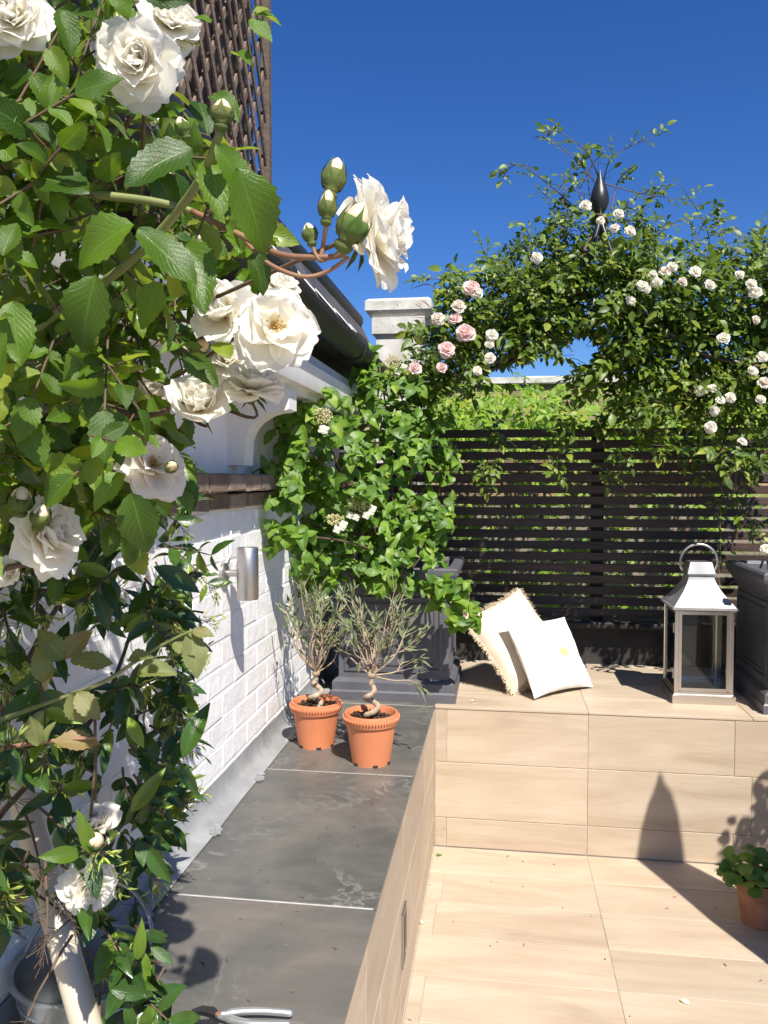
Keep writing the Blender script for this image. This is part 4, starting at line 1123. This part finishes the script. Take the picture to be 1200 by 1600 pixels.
def offfinial(M):
    q = M.translation - CAM; dd = q.dot(FW); x, y = 600 + FPX * q.dot(RT) / dd, 800 - FPX * q.dot(UP) / dd
    if ((x - 937) / 30) ** 2 + ((y - 292) / 44) ** 2 < 1: return False
    if 560 < x < 682 and 440 < y < 508: return False
    return all(((x - g[0]) / g[2]) ** 2 + ((y - g[1]) / g[3]) ** 2 > 1 for g in gaps)
AL = [M for M in AL if offfinial(M)]
joined('foliage', AG, AL, ARCHL, cr, kind='stuff')
part('stem', AS.mesh('stem', STEM_B, smooth=True), cr)
wf = [(915, 322), (966, 335), (960, 358), (984, 362), (938, 345), (1020, 430), (1040, 424), (1050, 418), (1026, 442), (1003, 447), (1066, 442), (1086, 425), (1108, 446), (1155, 430), (1173, 445), (1180, 458), (1094, 612), (1112, 608), (1126, 626), (1141, 622), (1116, 642), (1110, 668), (1176, 580), (1192, 558), (1194, 600), (838, 403), (765, 538), (766, 560), (746, 580), (768, 524), (1196, 858), (1180, 500), (1130, 530), (985, 470), (1010, 452), (1188, 625), (1160, 690)]
pf = [(736, 452, 'p', 15), (716, 480, 'c', 13), (712, 500, 'p', 12), (727, 522, 'p', 17), (697, 548, 'p', 15), (648, 577, 'p', 12), (684, 500, 'c', 13), (690, 575, 'p', 10), (744, 460, 'w', 12)]
def fpos(x, y): return at(x, y, 3.19 - .09 * (x - 780) / 420)
for x, y in wf: rose(cr, fpos(x, y), camdir(rnd(-.4, .4), rnd(.1, .8), 1), rnd(.019, .030), random.choice(('full', 'open')), random.choice('wwwc'), False, rg)
for x, y, col, R in pf: rose(cr, fpos(x, y), camdir(rnd(-.4, .4), rnd(.2, .8), 1), R / FPX * 3.3, 'full', col, False, rg)
tinyb = []
for x, y in wf + [(650, 490), (845, 390), (830, 385), (855, 400), (600, 480), (615, 490), (590, 500)]:
    for _ in range(5):
        b_ = fpos(x, y) + rvec(.03); tinyb.append(frame(b_, camdir(rnd(-.5, .5), 1, .2), rvec(1), rnd(.008, .016)))
joined('small_buds', BG, tinyb, JBUD, cr, kind='stuff')

# ================================================================== WISTERIA BEHIND THE FENCE
wi = thing('wisteria', 'bright green sunlit wisteria foliage between the fence and the brick wall', 'climber', (1.2, 5.2, -.3))
WG = [leaf_geo('lance', 1, .40, 3, 2, .25, .2)]
WL = []; WS = MB()
def wsprig(p, dv, nh, ll, pairs): return sprig(p, dv, nh, ll, pairs, .85, None, .40, .4)
for _ in range(900):
    x = rnd(600, 1240); y = rnd(596, 700); d = rnd(4.75, 6.1)
    if y < 660 and 890 < x < 955 and rnd(0, 1) < .6: continue
    if y < 630 and 700 < x < 900 and rnd(0, 1) < .3: continue
    WL += wsprig(at(x, y, d), camdir(rnd(-1, 1), rnd(-.8, .3), .5), TOSUN + rvec(.3), rnd(.065, .085), 3)
for _ in range(400):
    p = Vector((rnd(-.6, 3.2), rnd(4.4, 5.4), rnd(.5, 1.75)))
    WL += wsprig(p, camdir(rnd(-1, 1), rnd(-.8, .3), .5), TOSUN + rvec(.3), rnd(.065, .085), 3)
joined('foliage', WG, WL, WISL, wi, kind='stuff')
for k in range(9):
    x = -.5 + k * .45; WS.tube(curve([(x, 5.1, -.3), (x + rnd(-.2, .2), 5.2, .7), (x + rnd(-.4, .4), 5.3, 1.5), (x + rnd(-.6, .6), 5.6, 2.05)]), .014, 7)
part('stem', WS.mesh('stem', STEM_B, smooth=True), wi)

# ================================================================== POTS WITH TWISTED OLIVES
def tpot(cx, cy, R, H, label, mt=TERRA, cat='flower pot', group='terracotta plastic pots', z0=DZ, oldstyle=False):
    t = thing('flower_pot', label, cat, (cx, cy, z0), group)
    rb_ = R * .70
    pr = [(rb_ - .006, .004), (rb_, 0), (rb_, .004), (R * .90, H - .034), (R * .93, H - .032)]
    part('body', MB().lathe(pr, 40, c=(cx, cy, z0)).mesh('body', mt, auto=35), t)
    m = MB(); k = 48; prof_ = [(R * .90, H - .036), (R * .965, H - .035), (R, H - .026), (R, H - .008), (R * .97, H), (R * .90, H), (R * .86, H - .006), (R * .82, H - .05)]
    m.lathe(prof_, k, c=(cx, cy, z0), cap=False)
    part('rim', m.mesh('rim', mt, auto=35), t)
    if not oldstyle:                                # rope twist round the rim
        m = MB()
        for q in range(56):
            a = q * 2 * math.pi / 56; ca, sa = math.cos(a), math.sin(a)
            m.tube([(cx + R * 1.0 * math.cos(a - .03), cy + R * math.sin(a - .03), z0 + H - .025), (cx + (R + .002) * math.cos(a + .03), cy + (R + .002) * math.sin(a + .03), z0 + H - .009)], .0028, 5)
        part('rope_band', m.mesh('rope_band', mt, smooth=True), t)
        for a in (-2.3, -1.2, -.3, .9, 2.2): part('drain_notch', bevbox('drain_notch', (.016, .006, .008), .001, BLACK), t, M=TRS((cx + (rb_ + .0) * math.cos(a), cy + rb_ * math.sin(a), z0 + .005), (0, 0, a + math.pi / 2)))
    sm = MB(); n_ = 14; V = [(cx, cy, z0 + H - .022)]
    for i in range(1, 6):
        for k in range(n_ * 2):
            a = k * math.pi / n_; r_ = R * .88 * i / 5; V.append((cx + r_ * math.cos(a), cy + r_ * math.sin(a), z0 + H - .026 + rnd(-.005, .007)))
    k2 = n_ * 2; F = [(0, 1 + k, 1 + (k + 1) % k2) for k in range(k2)] + [(1 + i*k2 + k, 1 + (i+1)*k2 + k, 1 + (i+1)*k2 + (k+1) % k2, 1 + i*k2 + (k+1) % k2) for i in range(4) for k in range(k2)]
    sm.add(V, F)
    for _ in range(70):
        a = rnd(0, 6.28); r_ = R * .8 * math.sqrt(rnd(0, 1)); sm.box((cx + r_ * math.cos(a), cy + r_ * math.sin(a), z0 + H - .020 + rnd(0, .006)), (rnd(.006, .018), rnd(.004, .008), rnd(.003, .006)), R=Matrix.Rotation(rnd(0, 3), 3, 'Z') @ Matrix.Rotation(rnd(-.5, .5), 3, 'X'))
    part('soil', sm.mesh('soil', SOIL), t)
    return Vector((cx, cy, z0 + H - .024))
OG = [leaf_geo('lance', 1, .22, 4, 2, .3, .15, 0, .1), leaf_geo('lance', 1, .18, 4, 2, .3, -.1, 0, -.1)]
def olive(top, h, crownpx, d, label, seed, extra=()):
    r_ = random.Random(seed)
    t = thing('olive_tree', label, 'potted tree', top, 'corkscrew olive trees')
    pts = []
    for k in range(46):
        f = k / 45; a = f * 2 * math.pi * 2.6 + seed; amp = .021 * math.sin(math.pi * min(1, f * 1.15 + .08)) ** .6
        pts.append(top + Vector((amp * math.cos(a), amp * math.sin(a), -.012 + f * h)))
    part('trunk', MB().tube(pts, [.0105 - .003 * k / 45 + .0008 * math.sin(k * 1.7) for k in range(46)], 9).mesh('trunk', BARK, smooth=True), t)
    hub = pts[-1]; m = MB(); L = []
    m.lathe([(0, -.014), (.012, -.006), (.015, .002), (.010, .012), (0, .016)], 10, c=hub)
    x0, x1, y0, y1 = crownpx
    ends = [(r_.uniform(x0, x1), r_.uniform(y0, y0 + (y1 - y0) * .75)) for _ in range(17)] + list(extra)
    for ex, ey in ends:
        e = at(ex, ey, d + r_.uniform(-.10, .10)); mid_ = hub.lerp(e, .35) + Vector((r_.gauss(0, .018), r_.gauss(0, .018), -.005))
        P = curve([hub, mid_, hub.lerp(e, .7) + rvec(.01), e], 5); k = len(P)
        m.tube(P, [.0034 - .0024 * i / (k - 1) for i in range(k)], 5, cap=False)
        for i in range(5, k):
            if r_.random() < .40:
                e2 = P[i] + (P[i] - P[i-2]).normalized() * .03 + rvec(.018); m.tube([P[i], e2], [.0013, .0008], 4, cap=False)
                for _ in range(2): L.append(frame(e2, (e2 - P[i]) + rvec(.02), TOSUN + rvec(.6), r_.uniform(.020, .038)))
            if i > 8 and r_.random() < .5:
                tdir = (P[i] - P[i-1]).normalized()
                sd = tdir.cross(rvec(1)).normalized()
                for s in (-1, 1): L.append(frame(P[i].copy(), tdir * .9 + sd * s * .7, TOSUN + rvec(.5), r_.uniform(.030, .052)))
        L.append(frame(e, e - P[-3], TOSUN + rvec(.4), r_.uniform(.03, .045)))
    part('branches', m.mesh('branches', BARK, smooth=True), t)
    joined('foliage', OG, L, OLIL, t, kind='stuff')
p1 = onz(580, 1190, DZ); s1 = tpot(p1.x, p1.y, .0895, .165, 'orange terracotta plastic pot nearest the deck edge')
olive(s1, .155, (540, 640, 925, 1050), (p1 - CAM).dot(FW), 'small olive with a corkscrew trunk in the pot nearest the deck', 1, ((660, 985), (655, 1030), (660, 1075), (648, 960)))
p2 = onz(494, 1163, DZ); s2 = tpot(p2.x, p2.y, .0885, .155, 'orange terracotta plastic pot closer to the white wall')
olive(s2, .130, (455, 548, 920, 1035), (p2 - CAM).dot(FW), 'small olive with a corkscrew trunk closer to the white wall', 4, ((448, 955), (452, 940), (470, 905)))

# pelargonium in an old pot, bottom right
p3 = onz(1188, 1440, 0.0)
s3 = tpot(p3.x, p3.y, .088, .155, 'old stained terracotta pot on the deck in shade', OLDTERRA, 'flower pot', 'old pots on the deck', 0.0, True)
pe = thing('pelargonium', 'leafy green pelargonium growing in the stained terracotta pot', 'potted plant', s3)
GG = [leaf_geo('round', 1, 1.08, 6, 6, .15, .12, .06, .1, k, .05) for k in range(3)]; GM = [geo_mesh('leaf', g, GERL) for g in GG]; m = MB()
for _ in range(75):
    v = rvec(1).normalized(); v.z = abs(v.z); p = s3 + Vector((v.x * .115, v.y * .115, .02 + v.z * .10)) * rnd(.6, 1.05)
    m.tube(curve([s3 + Vector((v.x * .02, v.y * .02, -.01)), s3.lerp(p, .5) + Vector((0, 0, .01)), p]), .0014, 5)
    part('leaf', random.choice(GM), pe, M=frame(p, Vector((v.x, v.y, -.1)) + rvec(.3), Vector((0, 0, 1)) + v * .5 + rvec(.25), rnd(.030, .052)))
part('stem', m.mesh('stem', STEM_G, smooth=True), pe)

# ================================================================== OUT OF FRAME ON THE RIGHT: what casts the long shadows
tip = ony(1031, 1207, RY) - SUNDIR * 2.05
pa = thing('parasol', 'closed garden parasol standing on the deck outside the frame', 'parasol', (tip.x, tip.y, 0))
CAN = simple('taupe_canvas', (.20, .18, .15), (.28, .25, .21), .85, 10)
top = tip.z
cv = []
for dz, r_ in ((1.62, .06), (1.50, .165), (1.2, .158), (.9, .140), (.62, .106), (.5, .095), (.357, .081), (.215, .063), (.124, .042), (.068, .020), (0, .003)): cv.append((r_, top - dz))
part('canopy', MB().lathe(cv, 24, c=(tip.x, tip.y, 0)).mesh('canopy', CAN, auto=40), pa)
part('pole', MB().tube([(tip.x, tip.y, .05), (tip.x, tip.y, top - .1)], .019, 12).mesh('pole', FPOST, smooth=True), pa)
part('base', MB().lathe([(.22, 0), (.22, .04), (.20, .055), (.03, .065), (.03, .2)], 32, c=(tip.x, tip.y, 0)).mesh('base', BLACKMET, auto=40), pa)
shc = Vector((1.86, 2.42, .0))
tpot(shc.x, shc.y, .17, .42, 'tall old terracotta pot outside the frame on the right', OLDTERRA, 'flower pot', 'old pots on the deck', 0.0, True)
sh = thing('shrub', 'rounded leafy shrub in a tall pot outside the frame', 'shrub', (shc.x, shc.y, .40))
L = []; m = MB()
for _ in range(1500):
    p, v = ellip(Vector((shc.x, shc.y, 1.02)), (.50, .42, .66), .2)
    L += sprig(p, v + rvec(.4), TOSUN + v + rvec(.3), rnd(.045, .06), 1, .8)
    if _ % 6 == 0: m.tube(curve([(shc.x, shc.y, .38), Vector((shc.x, shc.y, .6)).lerp(p, .4), p]), .004, 5)
joined('foliage', AG, L, ARCHL, sh, kind='stuff'); part('stem', m.mesh('stem', STEM_B, smooth=True), sh)

# ================================================================== SECATEURS
sc0 = onz(300, 1594, DZ); sc1 = onz(457, 1596, DZ); ax_ = (sc1 - sc0); Ls = ax_.length; ax_.normalize(); ay_ = Vector((-ax_.y, ax_.x, 0))
se = thing('secateurs', 'silver handled pruning secateurs lying on the slate ledge', 'secateurs', sc0)
def sp(u, v, h=.008): return sc0 + ax_ * u * Ls + ay_ * v * Ls + Vector((0, 0, h))
def strip(mb, cl, wd, th, mi=0):
    V = []
    for i, (u, v, h) in enumerate(cl):
        a = cl[max(i - 1, 0)]; b = cl[min(i + 1, len(cl) - 1)]; t = Vector((b[0] - a[0], b[1] - a[1])).normalized(); nx, ny = -t.y, t.x; w2 = wd[i] / 2
        for s, q in ((-1, -1), (1, -1), (1, 1), (-1, 1)): V.append(sp(u + nx * w2 * s, v + ny * w2 * s, h + q * th / 2))
    n_ = len(cl); F = [(i*4+k, i*4+(k+1) % 4, (i+1)*4+(k+1) % 4, (i+1)*4+k) for i in range(n_ - 1) for k in range(4)] + [(3, 2, 1, 0), tuple((n_-1)*4 + k for k in range(4))]
    mb.add(V, F, mi)
m = MB(); strip(m, [(.26, -.02, .011), (.18, .055, .011), (.08, .075, .011), (.01, .04, .011), (-.03, -.05, .011)], [.06, .10, .09, .06, .01], .003)
part('blade', m.mesh('blade', BLACKMET), se)
m = MB(); strip(m, [(.28, -.06, .007), (.16, -.10, .007), (.06, -.09, .007), (0, -.03, .007), (.02, .03, .007)], [.07, .07, .055, .04, .01], .005)
part('hook', m.mesh('hook', BLACKMET), se)
part('pivot', MB().lathe([(.0055, 0), (.0055, .005), (.003, .007), (0, .007)], 14, c=sp(.27, -.03, .011)).mesh('pivot', OLDTERRA, auto=40), se)
HANDLE = simple('satin_aluminium', (.66, .66, .66), (.78, .78, .78), .38, 10, metal=.85, bst=.05)
for s, bow in ((1, .03), (-1, -.16)):
    P = curve([sp(.27, -.03 + s * .01, .012), sp(.42, bow * .6, .013), sp(.62, bow, .014), sp(.82, bow, .013), sp(1.0, bow * .85, .011)], 5)
    part('handle', MB().tube(P, [.0045] * 4 + [.0062] * (len(P) - 6) + [.006, .004], 12).mesh('handle', HANDLE, smooth=True), se)
sp_ = [sp(.36 + .008 * math.cos(k * 1.3), -.04 + .02 * math.sin(k * 1.3) - .0015 * k, .010 + .002 * math.sin(k)) for k in range(24)]
part('spring', MB().tube(sp_, .0009, 5).mesh('spring', STEEL, smooth=True), se)

# ================================================================== PIPE AND BUCKET, bottom left
pb = onz(205, 1850, DZ + .004); pt = onx(28, 1225, WX + .045); pt2 = pt + (pt - pb) * .12
pipe = part('pipe', MB().tube([pb, pb.lerp(pt, .33), pb.lerp(pt, .66), pt], .0205, 24).mesh('pipe', PIPE, auto=40), None, label='beige plastic pipe leaning against the wall under the jasmine', cat='pipe')
bk = Vector((-.668, 1.20, DZ))
bu = thing('bucket', 'dented galvanised metal bucket on the ledge behind the beige pipe', 'bucket', bk)
bprof = [(0, .006), (.082, .006), (.082, 0), (.086, 0), (.086, .012), (.092, .07), (.094, .074), (.093, .078), (.100, .15), (.102, .154), (.101, .158), (.108, .205), (.113, .207), (.114, .213), (.110, .217), (.105, .215), (.104, .205), (.082, .010), (0, .010)]
bprof = [(r_, z_ * .62) for r_, z_ in bprof]
part('body', MB().lathe(bprof, 40, c=bk).mesh('body', GALV, auto=35), bu)
hp = [bk + Vector((.112 * math.cos(a) , .03 * math.sin(a) + .06 * math.sin(a), .120 + .10 * math.sin(a))) for a in np.linspace(0, math.pi, 22)]
part('handle', MB().tube(hp, .0032, 8).mesh('handle', GALV, smooth=True), bu)
for s in (-1, 1): part('lug', bevbox('lug', (.006, .03, .035), .002, GALV), bu, loc=bk + Vector((s * .112, 0, .115)))

# ================================================================== FALLEN PETALS
for (px, py, z_, lab) in ((738, 1096, DZ, 'fallen white petal on the bench edge by the planter'), (1064, 1563, 0, 'fallen white petal on the deck near the bottom edge'), (660, 1443, 0, 'fallen pale petal on the deck beside the ledge'), (684, 1337, 0, 'fallen greenish leaf at the corner of bench and ledge')):
    p = onz(px, py, z_ + .004)
    g = leaf_geo('round', 1, .8, 5, 4, .3, .2, 0, .1, 0, .06)
    part('fallen_leaf' if 'greenish' in lab else 'fallen_petal', geo_mesh('petal', g, GERL if 'greenish' in lab else PETW), None, M=frame(p, Vector((rnd(-1, 1), rnd(-1, 1), 0)), Vector((0, 0, 1)), .026 if z_ == 0 else .03), label=lab, cat='leaf' if 'greenish' in lab else 'petal')
deb = MB()
for _ in range(70):
    x, y = rnd(EX + .02, 1.6), rnd(1.4, 3.2)
    deb.tube([(x, y, .0012), (x + rnd(-.012, .012), y + rnd(-.012, .012), .002)], rnd(.0006, .0016), 4)
for _ in range(60):
    x, y = rnd(WX + .06, EX - .02), rnd(1.2, 3.2)
    deb.tube([(x, y, DZ + .0012), (x + rnd(-.01, .01), y + rnd(-.01, .01), DZ + .002)], rnd(.0005, .0013), 4)
part('plant_debris', deb.mesh('plant_debris', STEM_B), None, label='tiny brown plant bits scattered over deck and slate', cat='debris', kind='stuff')
